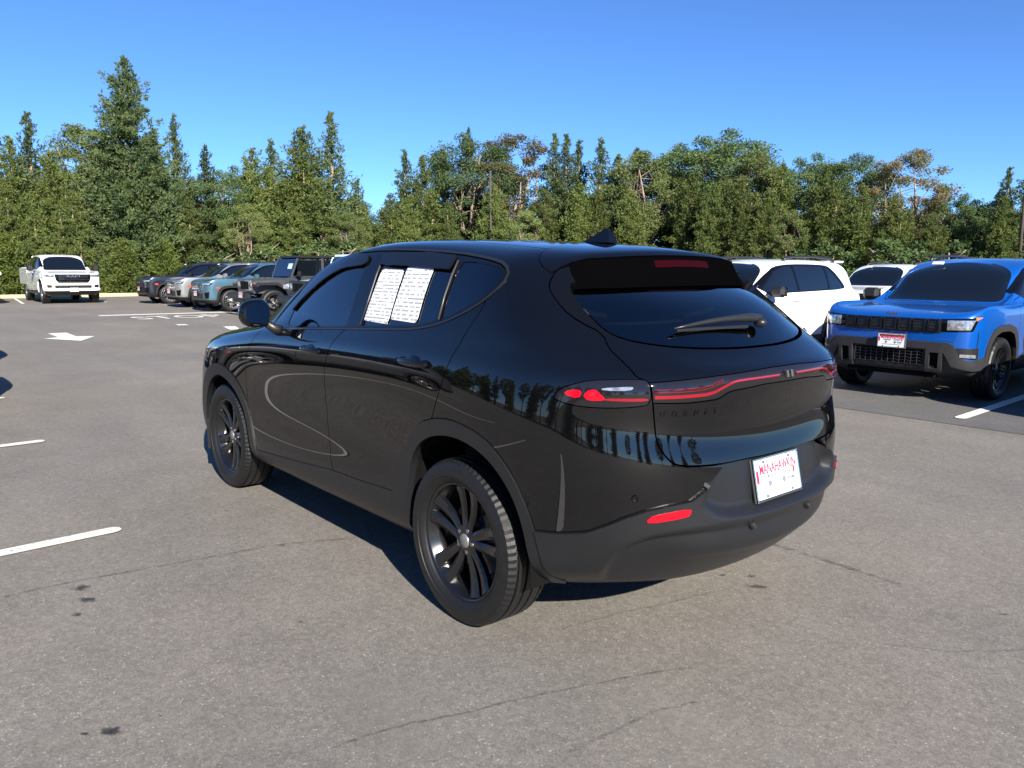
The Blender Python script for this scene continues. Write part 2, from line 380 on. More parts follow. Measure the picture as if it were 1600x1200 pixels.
# ------------------------------------------------------------------ ground, paint and kerb
def nodes(m): return m.node_tree, m.node_tree.nodes['Principled BSDF']
def asphalt_mat(name, base, warm):
    m = mat(name, base, rough=.88, spec=.35); nt, b = nodes(m); L = nt.links.new
    tc = nt.nodes['Texture Coordinate']
    def noise(scale, detail=4, rough=.6):
        n = nt.nodes.new('ShaderNodeTexNoise'); n.inputs['Scale'].default_value = scale; n.inputs['Detail'].default_value = detail; n.inputs['Roughness'].default_value = rough
        L(tc.outputs['Object'], n.inputs['Vector']); return n.outputs[0]
    def rng(v, a, b_, c, d):
        r = nt.nodes.new('ShaderNodeMapRange'); L(v, r.inputs[0])
        for i, q in enumerate((a, b_, c, d)): r.inputs[i+1].default_value = q
        return r.outputs[0]
    def mul(a, c):
        n = nt.nodes.new('ShaderNodeMath'); n.operation = 'MULTIPLY'; L(a, n.inputs[0]); L(c, n.inputs[1]); return n.outputs[0]
    vo = nt.nodes.new('ShaderNodeTexVoronoi'); vo.inputs['Scale'].default_value = 190; L(tc.outputs['Object'], vo.inputs['Vector'])
    sep = nt.nodes.new('ShaderNodeSeparateColor'); L(vo.outputs['Color'], sep.inputs[0])
    chip = rng(sep.outputs[0], 0, 1, .76, 1.20)
    bright = rng(sep.outputs[1], .965, .985, 1.0, 1.8)                    # single pale stones
    v2 = nt.nodes.new('ShaderNodeTexVoronoi'); v2.inputs['Scale'].default_value = 46; L(tc.outputs['Object'], v2.inputs['Vector'])
    s2 = nt.nodes.new('ShaderNodeSeparateColor'); L(v2.outputs['Color'], s2.inputs[0])
    chip2 = rng(s2.outputs[2], 0, 1, .88, 1.10)
    patch = mul(rng(noise(.35, 5), .3, .7, .90, 1.10), rng(noise(2.3, 5, .65), .25, .75, .90, 1.10))
    mp = nt.nodes.new('ShaderNodeMapping'); mp.inputs['Scale'].default_value = (.12, 1.0, 1.0); L(tc.outputs['Object'], mp.inputs['Vector'])
    tn = nt.nodes.new('ShaderNodeTexNoise'); tn.inputs['Scale'].default_value = 1.4; tn.inputs['Detail'].default_value = 5; L(mp.outputs[0], tn.inputs['Vector'])
    val = mul(mul(mul(mul(chip, bright), chip2), patch), rng(tn.outputs[0], .3, .7, .93, 1.07))
    mix = nt.nodes.new('ShaderNodeMix'); mix.data_type = 'RGBA'; mix.inputs['A'].default_value = (*base, 1); mix.inputs['B'].default_value = (*warm, 1)
    L(rng(noise(.22, 3), .35, .65, 0, 1), mix.inputs['Factor'])
    v = nt.nodes.new('ShaderNodeVectorMath'); v.operation = 'SCALE'; L(mix.outputs['Result'], v.inputs[0]); L(val, v.inputs['Scale']); L(v.outputs[0], b.inputs['Base Color'])
    bp = nt.nodes.new('ShaderNodeBump'); bp.inputs['Strength'].default_value = .4; bp.inputs['Distance'].default_value = .004; L(mul(chip, rng(noise(300, 2), 0, 1, .6, 1.4)), bp.inputs['Height']); L(bp.outputs[0], b.inputs['Normal'])
    return m
MAT['asphalt'] = asphalt_mat('worn_asphalt', (.161, .150, .137), (.182, .164, .140))
MAT['asphalt_dark'] = asphalt_mat('darker_asphalt', (.105, .102, .100), (.118, .113, .107))
MAT['soil'] = mat('leaf_litter', (.10, .085, .05), rough=.95, noise=(1.5, .5, 8))
MAT['verge'] = mat('dry_grass', (.17, .17, .06), rough=.95, noise=(4, .45, 8))
def worn_paint(name, col):
    m = mat(name, col, rough=.75, noise=(9, .10, 6)); nt, b = nodes(m); L = nt.links.new; tc = nt.nodes['Texture Coordinate']
    n = nt.nodes.new('ShaderNodeTexNoise'); n.inputs['Scale'].default_value = 70; n.inputs['Detail'].default_value = 5; L(tc.outputs['Object'], n.inputs['Vector'])
    r = nt.nodes.new('ShaderNodeMapRange'); r.inputs[1].default_value = .30; r.inputs[2].default_value = .37; L(n.outputs[0], r.inputs[0]); L(r.outputs[0], b.inputs['Alpha']); return m
MAT['road_paint'] = worn_paint('white_road_paint', (.66, .65, .58))
def sheet(name, x0, x1, y0, y1, z, m, kind='structure'):
    o = mesh_obj(name, [(x0, y0, z), (x1, y0, z), (x1, y1, z), (x0, y1, z)], [(0, 1, 2, 3)], m); o['kind'] = kind; return o
KERB_X = 39.8
sheet('ground', -600, 600, -600, 600, -.03, MAT['soil'])
sheet('parking_lot', -60, KERB_X, -33, 60, 0.0, MAT['asphalt'])
sheet('stall_pavement', -60, 12.6, -32, -5.32, .004, MAT['asphalt_dark'])
def poly_sheet(name, pts, z, m, kind='structure', rounded=0):
    o = mesh_obj(name, [(x, y, z) for x, y in pts], [tuple(range(len(pts)))], m); o['kind'] = kind
    if o.data.polygons[0].normal.z < 0: o.data.flip_normals()
    return o
def stall_line(x0, y0, x1, y1, w=.105, z=.008):
    d = np.array([x1-x0, y1-y0]); L_ = np.linalg.norm(d); d /= L_; n = np.array([-d[1], d[0]]); a = np.array([x0, y0]); b = np.array([x1, y1]); pts = []
    for k in range(7): t = math.pi*(.5+k/6); pts.append(a+w/2*(math.cos(t)*d+math.sin(t)*n))
    pts += [b-n*w/2, b+n*w/2]
    return poly_sheet('stall_line', pts, z, MAT['road_paint'])
for x, ys in ((2.155, 1.74), (4.985, 1.67), (7.75, 1.62), (10.5, 1.60), (13.3, 1.6), (-.6, 1.78)): stall_line(x, ys, x-.25, 7.2)
for x in (.43, 3.28, 6.15, 9.0, -2.45): stall_line(x, -5.72, x+.10, -11.0, .115, .012)
for x in (15.2, 18.9, 22.6, 25.9, 29.3, 32.9): stall_line(x, -6.3, x+.05, -11.2)
stall_line(33.2, -2.12, 39.2, -2.62); stall_line(33.0, -5.05, 39.2, -5.4); stall_line(33.4, .8, 39.2, .6)
poly_sheet('stop_bar', [(23.55, -2.72), (23.30, -6.42), (22.85, -6.40), (23.10, -2.70)], .008, MAT['road_paint'])
t = text_obj('road_lettering', 'STOP', 1.0, MAT['road_paint'], None, (21.35, -4.45, .009), Matrix.Rotation(-math.pi/2, 4, 'Z') @ Matrix.Diagonal((1, 1.9, 1, 1)), width=2.5, extrude=0); t['kind'] = 'structure'
poly_sheet('road_arrow', [(17.1, -.36), (17.1, -.72), (15.95, -.70), (15.75, -1.02), (14.75, -.56), (15.7, -.06), (15.92, -.36)], .008, MAT['road_paint'])
poly_sheet('lane_dash', [(18.3, -3.42), (18.25, -3.66), (17.85, -3.62), (17.9, -3.38)], .008, MAT['road_paint']); poly_sheet('lane_dash', [(16.9, -4.15), (16.8, -4.42), (15.7, -4.15), (15.8, -3.92)], .008, MAT['road_paint'])
# kerb, in cast lengths with joints
for k in range(22):
    y0 = 16-3.0*k
    o = MB().box((KERB_X+.09, y0-1.5, .06), (.18, 2.985, .20), .02).build('kerb_stone', MAT['cream']); tag(o, kind='structure')
sheet('verge', KERB_X+.18, KERB_X+3.6, -60, 30, .05, MAT['verge'])
# cracks and oil stains
def soft_mat(name, col, k):
    m = mat(name, col, rough=.7); nt, b = nodes(m); L = nt.links.new; tc = nt.nodes['Texture Coordinate']
    at = nt.nodes.new('ShaderNodeAttribute'); at.attribute_name = 'cover'
    n = nt.nodes.new('ShaderNodeTexNoise'); n.inputs['Scale'].default_value = k; n.inputs['Detail'].default_value = 6; L(tc.outputs['Object'], n.inputs['Vector'])
    r = nt.nodes.new('ShaderNodeMapRange'); r.inputs[1].default_value = .3; r.inputs[2].default_value = .62; r.inputs[3].default_value = .15; r.inputs[4].default_value = 1.0; L(n.outputs[0], r.inputs[0])
    mu = nt.nodes.new('ShaderNodeMath'); mu.operation = 'MULTIPLY'; L(at.outputs['Fac'], mu.inputs[0]); L(r.outputs[0], mu.inputs[1]); L(mu.outputs[0], b.inputs['Alpha']); return m
MAT['oil'] = soft_mat('oil_stain', (.018, .018, .020), 25); MAT['crack'] = soft_mat('crack_filler', (.035, .032, .03), 40); MAT['pale'] = soft_mat('pale_dust', (.30, .28, .25), 14)
def stain(x, y, rx, ry, rot, strength, m='oil', name='oil_stain'):
    n = 22; V = [(x, y, .010)]; F = []; cov = [strength]; c, s = math.cos(rot), math.sin(rot); rr = random.Random(int(x*1000+y*77)); ph = [rr.uniform(.75, 1.15) for _ in range(n)]
    for ring, cv in ((.55, .85), (1.0, 0.0)):
        for j in range(n):
            a = 2*math.pi*j/n; q = ph[j]*ring; V.append((x+q*(rx*math.cos(a)*c-ry*math.sin(a)*s), y+q*(rx*math.cos(a)*s+ry*math.sin(a)*c), .010)); cov.append(strength*cv)
    for j in range(n): F.append((0, 1+j, 1+(j+1) % n)); F.append((1+j, 1+n+j, 1+n+(j+1) % n, 1+(j+1) % n))
    o = mesh_obj(name, V, F, MAT[m]); o['kind'] = 'structure'; at = o.data.attributes.new('cover', 'FLOAT', 'POINT'); at.data.foreach_set('value', cov); return o
def ground_at(px, py): d = px_ray(px, py); return (CAM_POS-d*CAM_POS[2]/d[2])[:2]
for px, py, rx, ry, st in ((125, 921, .060, .040, .8), (137, 940, .055, .030, .75), (119, 963, .030, .022, .9), (173, 1147, .038, .032, .95), (131, 1151, .018, .010, .8), (1183, 919, .055, .022, .85), (1176, 903, .022, .014, .8), (1130, 901, .018, .011, .8), (440, 855, .030, .016, .9), (470, 975, .014, .010, .7), (355, 800, .035, .010, .7), (1570, 963, .030, .010, .6), (250, 1123, .008, .006, .8)):
    x, y = ground_at(px, py); stain(x, y, rx, ry, .6, st)
for px, py, rx, ry, st in ((85, 1155, .09, .06, .5), (300, 790, .14, .10, .35), (100, 880, .30, .05, .3), (620, 1120, .5, .25, .3), (1100, 1150, .6, .3, .25)):
    x, y = ground_at(px, py); stain(x, y, rx, ry, .3, st, 'pale', 'dust_patch')
def crack(pix, w, strength):
    P = np.array([ground_at(*p) for p in pix]); n = 60; t = np.linspace(0, len(P)-1, n); P = np.stack([np.interp(t, range(len(P)), P[:, k]) for k in (0, 1)], 1)
    rr = np.random.RandomState(len(pix)*7+int(pix[0][0])); P += np.cumsum(rr.normal(0, .0025, P.shape), 0)*.5+rr.normal(0, .002, P.shape)
    d = np.gradient(P, axis=0); d /= np.linalg.norm(d, axis=1, keepdims=True); nn = np.stack([-d[:, 1], d[:, 0]], 1); ww = w*(.35+rr.rand(n)*1.0)
    V = []; F = []; cov = []
    for i in range(n):
        for k, cv in ((-1.6, 0), (0, strength*(.5+.5*rr.rand())), (1.6, 0)): V.append((*(P[i]+nn[i]*ww[i]*k), .010)); cov.append(cv)
    for i in range(n-1):
        for k in range(2): F.append((i*3+k, (i+1)*3+k, (i+1)*3+k+1, i*3+k+1))
    o = mesh_obj('pavement_crack', V, F, MAT['crack']); o['kind'] = 'structure'; at = o.data.attributes.new('cover', 'FLOAT', 'POINT'); at.data.foreach_set('value', cov)
crack([(1203, 850), (1260, 868), (1330, 890), (1408, 916)], .007, 1.0)
crack([(520, 1172), (640, 1135), (720, 1117), (850, 1085), (1000, 1055), (1080, 1043)], .005, .6)
crack([(0, 938), (40, 927), (120, 910), (330, 872), (430, 853), (545, 843)], .006, .75)
crack([(880, 985), (960, 965), (1060, 944), (1120, 930)], .005, .5)
crack([(890, 1180), (960, 1150), (1020, 1115), (1090, 1098)], .005, .45)
crack([(1380, 1010), (1480, 1020), (1600, 1018)], .005, .4)


# ------------------------------------------------------------------ the black crossover
HORNET_NET = [
 [(3.35, 0, .2), (3.3, .45, .2), (3.12, .74, .21), (2.95, .8, .22), (2.6, .8, .23), (2.1, .8, .24), (1.55, .8, .24), (1.05, .8, .245), (.5, .8, .25), (0, .8, .27), (-.4, .78, .29), (-.63, .6, .31), (-.74, .37, .3), (-.78, 0, .295)],
 [(3.48, 0, .27), (3.43, .45, .27), (3.25, .78, .29), (3, .87, .3), (2.6, .885, .31), (2.1, .885, .315), (1.55, .885, .32), (1.05, .885, .325), (.5, .885, .335), (0, .885, .35), (-.42, .865, .365), (-.69, .665, .4), (-.855, .385, .4), (-.905, 0, .39)],
 [(3.54, 0, .42), (3.49, .45, .42), (3.3, .8, .44), (3.02, .89, .45), (2.6, .905, .45), (2.1, .9, .45), (1.55, .893, .46), (1.05, .89, .47), (.5, .893, .48), (0, .905, .49), (-.42, .88, .49), (-.725, .695, .5), (-.905, .4, .475), (-.955, 0, .45)],
 [(3.56, 0, .56), (3.51, .45, .56), (3.32, .8, .58), (3.03, .89, .6), (2.6, .915, .61), (2.1, .895, .62), (1.55, .88, .62), (1.05, .88, .63), (.5, .885, .64), (0, .915, .65), (-.42, .89, .64), (-.745, .71, .63), (-.9, .4, .6), (-.94, 0, .59)],
 [(3.56, 0, .72), (3.51, .45, .73), (3.3, .79, .76), (3.02, .885, .78), (2.6, .915, .79), (2.1, .9, .79), (1.55, .892, .79), (1.05, .893, .8), (.5, .905, .81), (0, .922, .81), (-.42, .895, .8), (-.76, .715, .79), (-.89, .4, .78), (-.91, 0, .77)],
 [(3.55, 0, .84), (3.5, .45, .85), (3.27, .78, .87), (3, .87, .91), (2.6, .905, .92), (2.1, .905, .92), (1.55, .905, .93), (1.05, .91, .95), (.5, .92, .96), (0, .92, .97), (-.42, .885, .96), (-.74, .7, .94), (-.855, .4, .905), (-.88, 0, .9)],
 [(3.5, 0, .93), (3.44, .42, .93), (3.2, .74, .95), (2.98, .84, .98), (2.6, .885, 1), (2.1, .895, 1.03), (1.55, .9, 1.05), (1.05, .905, 1.07), (.5, .912, 1.085), (0, .905, 1.09), (-.4, .865, 1.09), (-.735, .715, 1.06), (-.885, .41, 1.045), (-.92, 0, 1.04)],
 [(3.42, 0, .985), (3.36, .4, .985), (3.12, .68, 1), (2.9, .77, 1.03), (2.55, .83, 1.06), (2.08, .872, 1.09), (1.55, .88, 1.115), (1.05, .885, 1.135), (.5, .89, 1.155), (0, .88, 1.17), (-.4, .84, 1.165), (-.69, .685, 1.14), (-.865, .4, 1.12), (-.915, 0, 1.115)],
 [(3.2, 0, 1.04), (3.14, .37, 1.04), (2.95, .6, 1.055), (2.7, .68, 1.08), (2.4, .75, 1.1), (2, .835, 1.135), (1.5, .855, 1.165), (1, .86, 1.195), (.45, .862, 1.225), (-.05, .85, 1.25), (-.38, .81, 1.25), (-.585, .635, 1.235), (-.745, .38, 1.185), (-.805, 0, 1.18)],
 [(2.78, 0, 1.1), (2.76, .34, 1.1), (2.66, .52, 1.105), (2.5, .62, 1.125), (2.32, .7, 1.155), (2.03, .77, 1.205), (1.5, .8, 1.295), (.97, .793, 1.35), (.43, .79, 1.375), (-.03, .79, 1.38), (-.28, .745, 1.375), (-.45, .575, 1.36), (-.6, .35, 1.345), (-.64, 0, 1.345)],
 [(2.42, 0, 1.15), (2.4, .3, 1.15), (2.32, .46, 1.165), (2.22, .57, 1.2), (2.06, .66, 1.265), (1.8, .7, 1.38), (1.33, .7, 1.5), (.9, .695, 1.54), (.42, .69, 1.53), (.05, .7, 1.5), (-.16, .68, 1.475), (-.31, .57, 1.465), (-.4, .33, 1.48), (-.42, 0, 1.485)],
 [(2.1, 0, 1.32), (2.08, .26, 1.32), (2.03, .4, 1.325), (1.92, .51, 1.345), (1.78, .585, 1.39), (1.56, .62, 1.5), (1.2, .62, 1.575), (.85, .61, 1.598), (.4, .59, 1.585), (.08, .585, 1.56), (-.1, .57, 1.545), (-.24, .48, 1.53), (-.33, .3, 1.54), (-.345, 0, 1.55)],
 [(1.78, 0, 1.5), (1.76, .22, 1.495), (1.71, .32, 1.495), (1.62, .38, 1.505), (1.52, .42, 1.54), (1.35, .44, 1.58), (1.08, .44, 1.608), (.78, .43, 1.62), (.38, .41, 1.61), (.1, .4, 1.59), (-.05, .38, 1.578), (-.15, .33, 1.57), (-.2, .2, 1.575), (-.22, 0, 1.58)],
 [(1.5, 0, 1.597), (1.49, 0, 1.599), (1.46, 0, 1.602), (1.4, 0, 1.606), (1.32, 0, 1.612), (1.18, 0, 1.62), (.98, 0, 1.626), (.73, 0, 1.628), (.38, 0, 1.62), (.12, 0, 1.605), (.02, 0, 1.598), (-.05, 0, 1.594), (-.08, 0, 1.592), (-.09, 0, 1.59)],
]
for _c in range(5, 9):              # hollow flank between a fuller shoulder and sill
    for _r, _d in ((2, .001), (3, -.006), (4, -.003), (5, .005), (6, .003)):
        x_, y_, z_ = HORNET_NET[_r][_c]; HORNET_NET[_r][_c] = (x_, y_+_d, z_)
# ------------------------------------------------------------------ wheels (axis along y, outer face towards +y)
def build_wheel(R, rimR, width, style, parent, spokes=5, rim_m='rim_black', seg=150):
    """one wheel: tread ring tyre, barrel, spokes, cap, disc; its origin is the hub"""
    w = width/2
    wheel = MB()
    wheel.lathe([(rimR*.92, -w*.75), (rimR*.90, -w*.2), (rimR*.86, w*.1), (rimR*.90, w*.45), (rimR*.985, w*.72), (rimR*1.0, w*.80), (rimR*1.03, w*.80), (rimR*1.03, w*.70), (rimR*.96, w*.55)], 60)
    wo = wheel.build('wheel', MAT[rim_m], parent, True)
    ty = MB(); prof = [(rimR*1.0, -w*.8), (rimR*1.06, -w*.9), (R*.86, -w*1.02), (R*.955, -w*.94), (R*.985, -w*.82)]
    gro = [-.62, -.20, .20, .62]; last = -.80
    tread = []
    for g in gro:
        tread += [(R*.998, w*(g-.055)), (R*.972, w*(g-.045)), (R*.972, w*(g+.045)), (R*.998, w*(g+.055))]
    prof += tread+[(R*.985, w*.82), (R*.955, w*.94), (R*.86, w*1.02), (R*.80, w*1.025), (R*.795, w*1.0), (rimR*1.10, w*.95), (rimR*1.05, w*.86), (rimR*1.02, w*.78)]
    n = seg; k = len(prof); V = []; F = []
    for j in range(n):
        t = 2*math.pi*j/n; low = (j % 2 == 0)
        for i, (r, h) in enumerate(prof):
            rr = r
            if low and (abs(h) > w*.6 and abs(h) < w*.95 and r > R*.94): rr = r-R*.009      # shoulder sipes
            tt = t+(.012*abs(h)/w if r > R*.94 else 0)
            V.append((rr*math.cos(tt), h, rr*math.sin(tt)))
    for j in range(n):
        q = (j+1) % n
        for i in range(k-1): F.append((j*k+i, j*k+i+1, q*k+i+1, q*k+i))
    tyre = mesh_obj('tyre', V, F, MAT['tyre'], wo, False)
    tyre.data.polygons.foreach_set('use_smooth', [False]*len(F))
    sp = MB()
    ro, ri = rimR*.965, rimR*.17
    def arm(a0, a1, w0, w1):
        # a spoke arm from hub to rim: trapezoid section with a raised ridge
        st = 7; ring = []
        for i in range(st):
            f = i/(st-1); r = ri+(ro-ri)*f; a = a0+(a1-a0)*f; hw = (w0+(w1-w0)*f)*(1+.35*max(0, f-.75)*4*.25)
            y0 = w*(.56-.05*math.sin(f*math.pi)+.16*f**3); th = .030*(1-.2*f)
            c = np.array([r*math.cos(a), 0, r*math.sin(a)]); s_ = np.array([-math.sin(a), 0, math.cos(a)])
            ring.append([c+s_*hw+[0, y0-th, 0], c+s_*hw*.95+[0, y0-.006, 0], c+s_*hw*.40+[0, y0, 0], c-s_*hw*.40+[0, y0, 0], c-s_*hw*.95+[0, y0-.006, 0], c-s_*hw+[0, y0-th, 0]])
        V = [p for r_ in ring for p in r_]; F = []
        for i in range(st-1):
            for j in range(6): F.append((i*6+j, (i+1)*6+j, (i+1)*6+(j+1) % 6, i*6+(j+1) % 6))
        sp.add(V, F)
    for s in range(spokes):
        a = math.pi/2+.10+2*math.pi*s/spokes
        if style == 'y':
            arm(a+.28, a+.185, .018, .030); arm(a-.28, a-.185, .018, .030)
        elif style == 'split':
            arm(a+.05, a+.16, .012, .016); arm(a-.05, a-.16, .012, .016)
        else: arm(a, a, .035, .045)
    sp.lathe([(rimR*.26, w*.30), (rimR*.27, w*.52), (rimR*.20, w*.58), (rimR*.12, w*.585)], 30)
    sp.build('spokes', MAT[rim_m], wo, False)
    for s in range(5):
        a = 2*math.pi*s/5+.7; MB().lathe([(.0, w*.59), (.009, w*.59), (.010, w*.50)], 8, 'y', (rimR*.20*math.cos(a), 0, rimR*.20*math.sin(a))).build('wheel_nut', MAT['steel'], wo)
    cap = MB().lathe([(0.0, w*.655), (rimR*.10, w*.65), (rimR*.125, w*.62), (rimR*.13, w*.55)], 28); cap.build('hub_cap', MAT['cap'], wo, True)
    disc = MB().lathe([(.05, -w*.15), (rimR*.66, -w*.15), (rimR*.66, -w*.05), (.07, -w*.05), (.07, w*.15), (0, w*.15)], 40); disc.build('brake_disc', MAT['steel'], wo)
    cal = MB().box((-rimR*.52, w*-.05, rimR*.30), (.07, .07, .16), .015, rot=Matrix.Rotation(.5, 3, 'Y')); cal.build('brake_caliper', MAT['black_plastic'], wo)
    return wo
def place_wheels(proto, R, xs, y, parent, z=None):
    first = True
    for x in xs:
        for s in (1, -1):
            o = proto if first else copy_tree(proto, parent); first = False
            o.location = (x, s*y, R if z is None else z); o.rotation_euler = (0, rnd.uniform(0, 6) if not (x == xs[0] and s == 1) else 0, 0 if s > 0 else math.pi)
def wheel_well(parent, arch, y0, y1, name='wheel_liner'):
    P = chaikin(arch, 1)
    P = [p for p in P if p[1] > .24]
    for s in (1, -1):
        V = [(x, s*y0, z) for x, z in P]+[(x, s*y1, z) for x, z in P]; n = len(P)
        F = [(i, i+1, n+i+1, n+i) for i in range(n-1)]+[tuple(range(n, 2*n))]
        mesh_obj(name, V, F, MAT['inner'], parent, False)

def license_plate(parent, x, z, tilt, fwd, y=0.0):
    """12 x 6 inch dealer plate in a frame; fwd = +1 on a nose, -1 on a tail"""
    root = empty('license_plate', (x, y, z), 0, parent)
    root.rotation_euler = (0, tilt, 0) if fwd > 0 else (0, -tilt, math.pi)
    MB().box((-.010, 0, 0), (.014, .325, .175), .004).build('plate_bracket', MAT['black_plastic'], root)
    MB().box((0, 0, 0), (.004, .305, .152), .0015).build('plate_sheet', MAT['white_plate'], root)
    fr = MB()
    for yy, zz, dy, dz in ((0, .080, .318, .010), (0, -.080, .318, .010), (.156, 0, .007, .152), (-.156, 0, .007, .152)): fr.box((.003, yy, zz), (.006, dy, dz), .002)
    fr.build('plate_frame', MAT['chrome'], root)
    rot = Matrix(((0, 0, 1, 0), (1, 0, 0, 0), (0, 1, 0, 0), (0, 0, 0, 1)))
    text_obj('lettering', 'MANAHAWKIN', .056, MAT['plate_red'], root, (.0030, .008, .036), rot, width=.255)
    MB().box((.003, -.138, .012), (.002, .016, .048), .0005).build('red_bar', MAT['plate_red'], root); MB().box((.003, .118, .008), (.002, .012, .024), .0005).build('red_bar', MAT['plate_red'], root)
    text_obj('lettering', 'CHRYSLER', .018, MAT['plate_grey'], root, (.0030, -.05, .006), rot)
    text_obj('lettering', 'DODGE', .020, MAT['plate_grey'], root, (.0030, .06, .007), rot)
    text_obj('lettering', 'RAM', .024, MAT['plate_grey'], root, (.0030, .090, -.021), rot)
    for y0 in (-.070, .030): MB().prism([(y0, -.010), (y0+.023, -.010), (y0+.023, -.026), (y0+.0115, -.036), (y0, -.026)], .0022, .0036, 'x').build('shield_emblem', MAT['plate_grey'], root)
    MB().box((.0028, 0, -.046), (.0012, .21, .0045), .0003).build('print_line', MAT['plate_grey'], root)
    for yy in (-.09, .09):
        for zz in (.066, -.066): MB().lathe([(0, .007), (.006, .006), (.007, .001)], 10, 'x', (0, yy, zz)).build('plate_screw', MAT['steel'], root)
    return root

REAR_IN = [(.385, .1), (.385, .40), (.372, .52), (.335, .67), (.21, .765), (.05, .808), (-.10, .806), (-.23, .766), (-.32, .695), (-.378, .605), (-.412, .485), (-.43, .35), (-.44, .1)]
REAR_OUT = [(.515, .1), (.508, .40), (.495, .52), (.455, .64), (.30, .80), (.15, .862), (-.02, .880), (-.22, .840), (-.345, .742), (-.415, .63), (-.458, .50), (-.48, .35), (-.50, .1)]
FRONT_IN = [(3.05, .1), (3.03, .40), (2.99, .55), (2.90, .685), (2.73, .768), (2.56, .765), (2.38, .690), (2.26, .555), (2.205, .40), (2.195, .1)]
FRONT_OUT = [(3.15, .1), (3.14, .42), (3.10, .63), (2.96, .785), (2.73, .850), (2.48, .822), (2.30, .710), (2.19, .53), (2.125, .36), (2.105, .1)]
def ribbon(line, h):
    L = chaikin(line, 1, False); return np.concatenate([L+[0, h], (L-[0, h])[::-1]])

def build_hornet():
    car = empty('parked_car', (0, 0, 0))
    tag(car, 'glossy black crossover with matte black wheels and two white sheets in its rear side window', 'car')
    B = body_surface(HORNET_NET, 270, 230)
    bp, gl = MAT['black_paint'], MAT['gloss']
    M = B
    for arch in (REAR_IN, FRONT_IN): _, M = cut(M, chaikin(arch))
    # ---- side glass
    dlo = chaikin([(1.86, 1.125), (1.70, 1.138), (1.195, 1.171), (.81, 1.193), (.50, 1.211), (.344, 1.222), (.168, 1.254), (-.009, 1.324), (-.096, 1.390), (-.120, 1.445), (-.06, 1.490), (.052, 1.513), (.296, 1.541), (.683, 1.560), (1.05, 1.563), (1.356, 1.534), (1.607, 1.452), (1.76, 1.341), (1.93, 1.195), (1.95, 1.13)], 1)
    D, body = cut(M, dlo, XZ, .004)
    wf = chaikin([(1.705, 1.152), (1.718, 1.215), (1.70, 1.325), (1.555, 1.443), (1.398, 1.513), (1.2, 1.536), (1.035, 1.536), (1.02, 1.50), (.985, 1.25), (.978, 1.195), (1.02, 1.190), (1.60, 1.155)], 1)
    wr = [(.872, 1.535), (.829, 1.204), (.349, 1.232), (.213, 1.262), (.262, 1.512), (.5, 1.535)]
    wq = chaikin([(.228, 1.507), (.181, 1.268), (.175, 1.268), (.008, 1.333), (-.075, 1.392), (-.098, 1.447), (-.060, 1.476), (.034, 1.497), (.16, 1.508)], 1)
    gf, D = cut(D, wf); gr, D = cut(D, wr); gq, D = cut(D, wq)
    panel('side_window', gf, MAT['tint_front'], car, -.004, 0)
    panel('side_window', gr, MAT['tint'], car, -.004, 0)
    panel('quarter_window', gq, MAT['tint'], car, -.004, 0)
    panel('window_surround', D, gl, car, -.001, .012)
    # satin strip along the lower edge of the glass
    tr = clip(clip(M, -(sdf(XZ(M), dlo)-.010))[0], sdf(XZ(clip(M, -(sdf(XZ(M), dlo)-.010))[0]), dlo)-.001)[0]
    panel('window_moulding', tr, MAT['rubber_trim'], car, .004, .006)
    satin = mat('satin_bar', (.045, .045, .047), rough=.35)
    for line in ([(.878, .692, 1.54), (.861, .749, 1.444), (.845, .803, 1.335), (.829, .862, 1.204)], [(.249, .700, 1.511), (.230, .748, 1.449), (.209, .804, 1.356), (.190, .848, 1.263)]):
        for s in (1, -1): MB().tube([(x, s*(y+.004), z+.002) for x, y, z in line], .005, 6).build('window_divider', satin, car, True)
    vf, _ = cut(M, chaikin([(1.735, 1.225), (1.722, 1.315), (1.60, 1.425), (1.42, 1.518), (1.20, 1.546), (1.06, 1.546), (1.02, 1.535), (1.0, 1.500), (1.06, 1.486), (1.20, 1.478), (1.311, 1.460), (1.472, 1.396), (1.648, 1.290), (1.70, 1.235)], 1))
    vr, _ = cut(M, [(.872, 1.545), (.860, 1.492), (.548, 1.481), (.262, 1.468), (.275, 1.528), (.5, 1.545)])
    panel('wind_deflector', vf, MAT['visor'], car, .012, .009); panel('wind_deflector', vr, MAT['visor'], car, .012, .009)
    pa, _ = cut(M, [(.835, 1.474), (.629, 1.468), (.585, 1.222), (.818, 1.228)]); pb, _ = cut(M, [(.615, 1.491), (.394, 1.481), (.348, 1.240), (.576, 1.245)])
    o = panel('paper_sheet', pa, MAT['paper_a'], car, .002, .0012, 'left')[0]; o['label'] = 'white printed price sheet stuck on the rear side window'
    o = panel('paper_sheet', pb, MAT['paper_b'], car, .002, .0012, 'left')[0]; o['label'] = 'white text sheet stuck beside the price sheet'
    # ---- arch and sill cladding
    for arch in (REAR_OUT, FRONT_OUT):
        ring, body = cut(body, chaikin(arch), XZ, .004); panel('wheel_arch_cladding', ring, MAT['clad'], car, .008, .035)
    # ---- tailgate and everything in it
    gate = chaikin(uvp([(14, 4.045), (12.742, 4.048), (12.5, 4.06), (12.2, 4.04), (11.87, 4.045), (11.58, 4.08), (11.48, 4.16), (11.397, 4.35), (11.33, 4.58), (11.31, 4.85), (11.305, 5.16), (11.29, 5.65), (11.275, 6.45), (11.13, 6.60), (11.09, 6.92), (11.0, 7.35), (10.92, 7.65), (10.92, 8.1), (10.62, 8.385), (10.44, 8.705), (10.356, 9.185), (10.42, 9.5), (10.60, 9.85), (10.75, 10.15), (11.0, 10.36), (11.4, 10.44), (14, 10.44)]), 1)
    G, body = cut(body, gate, UV, .006)
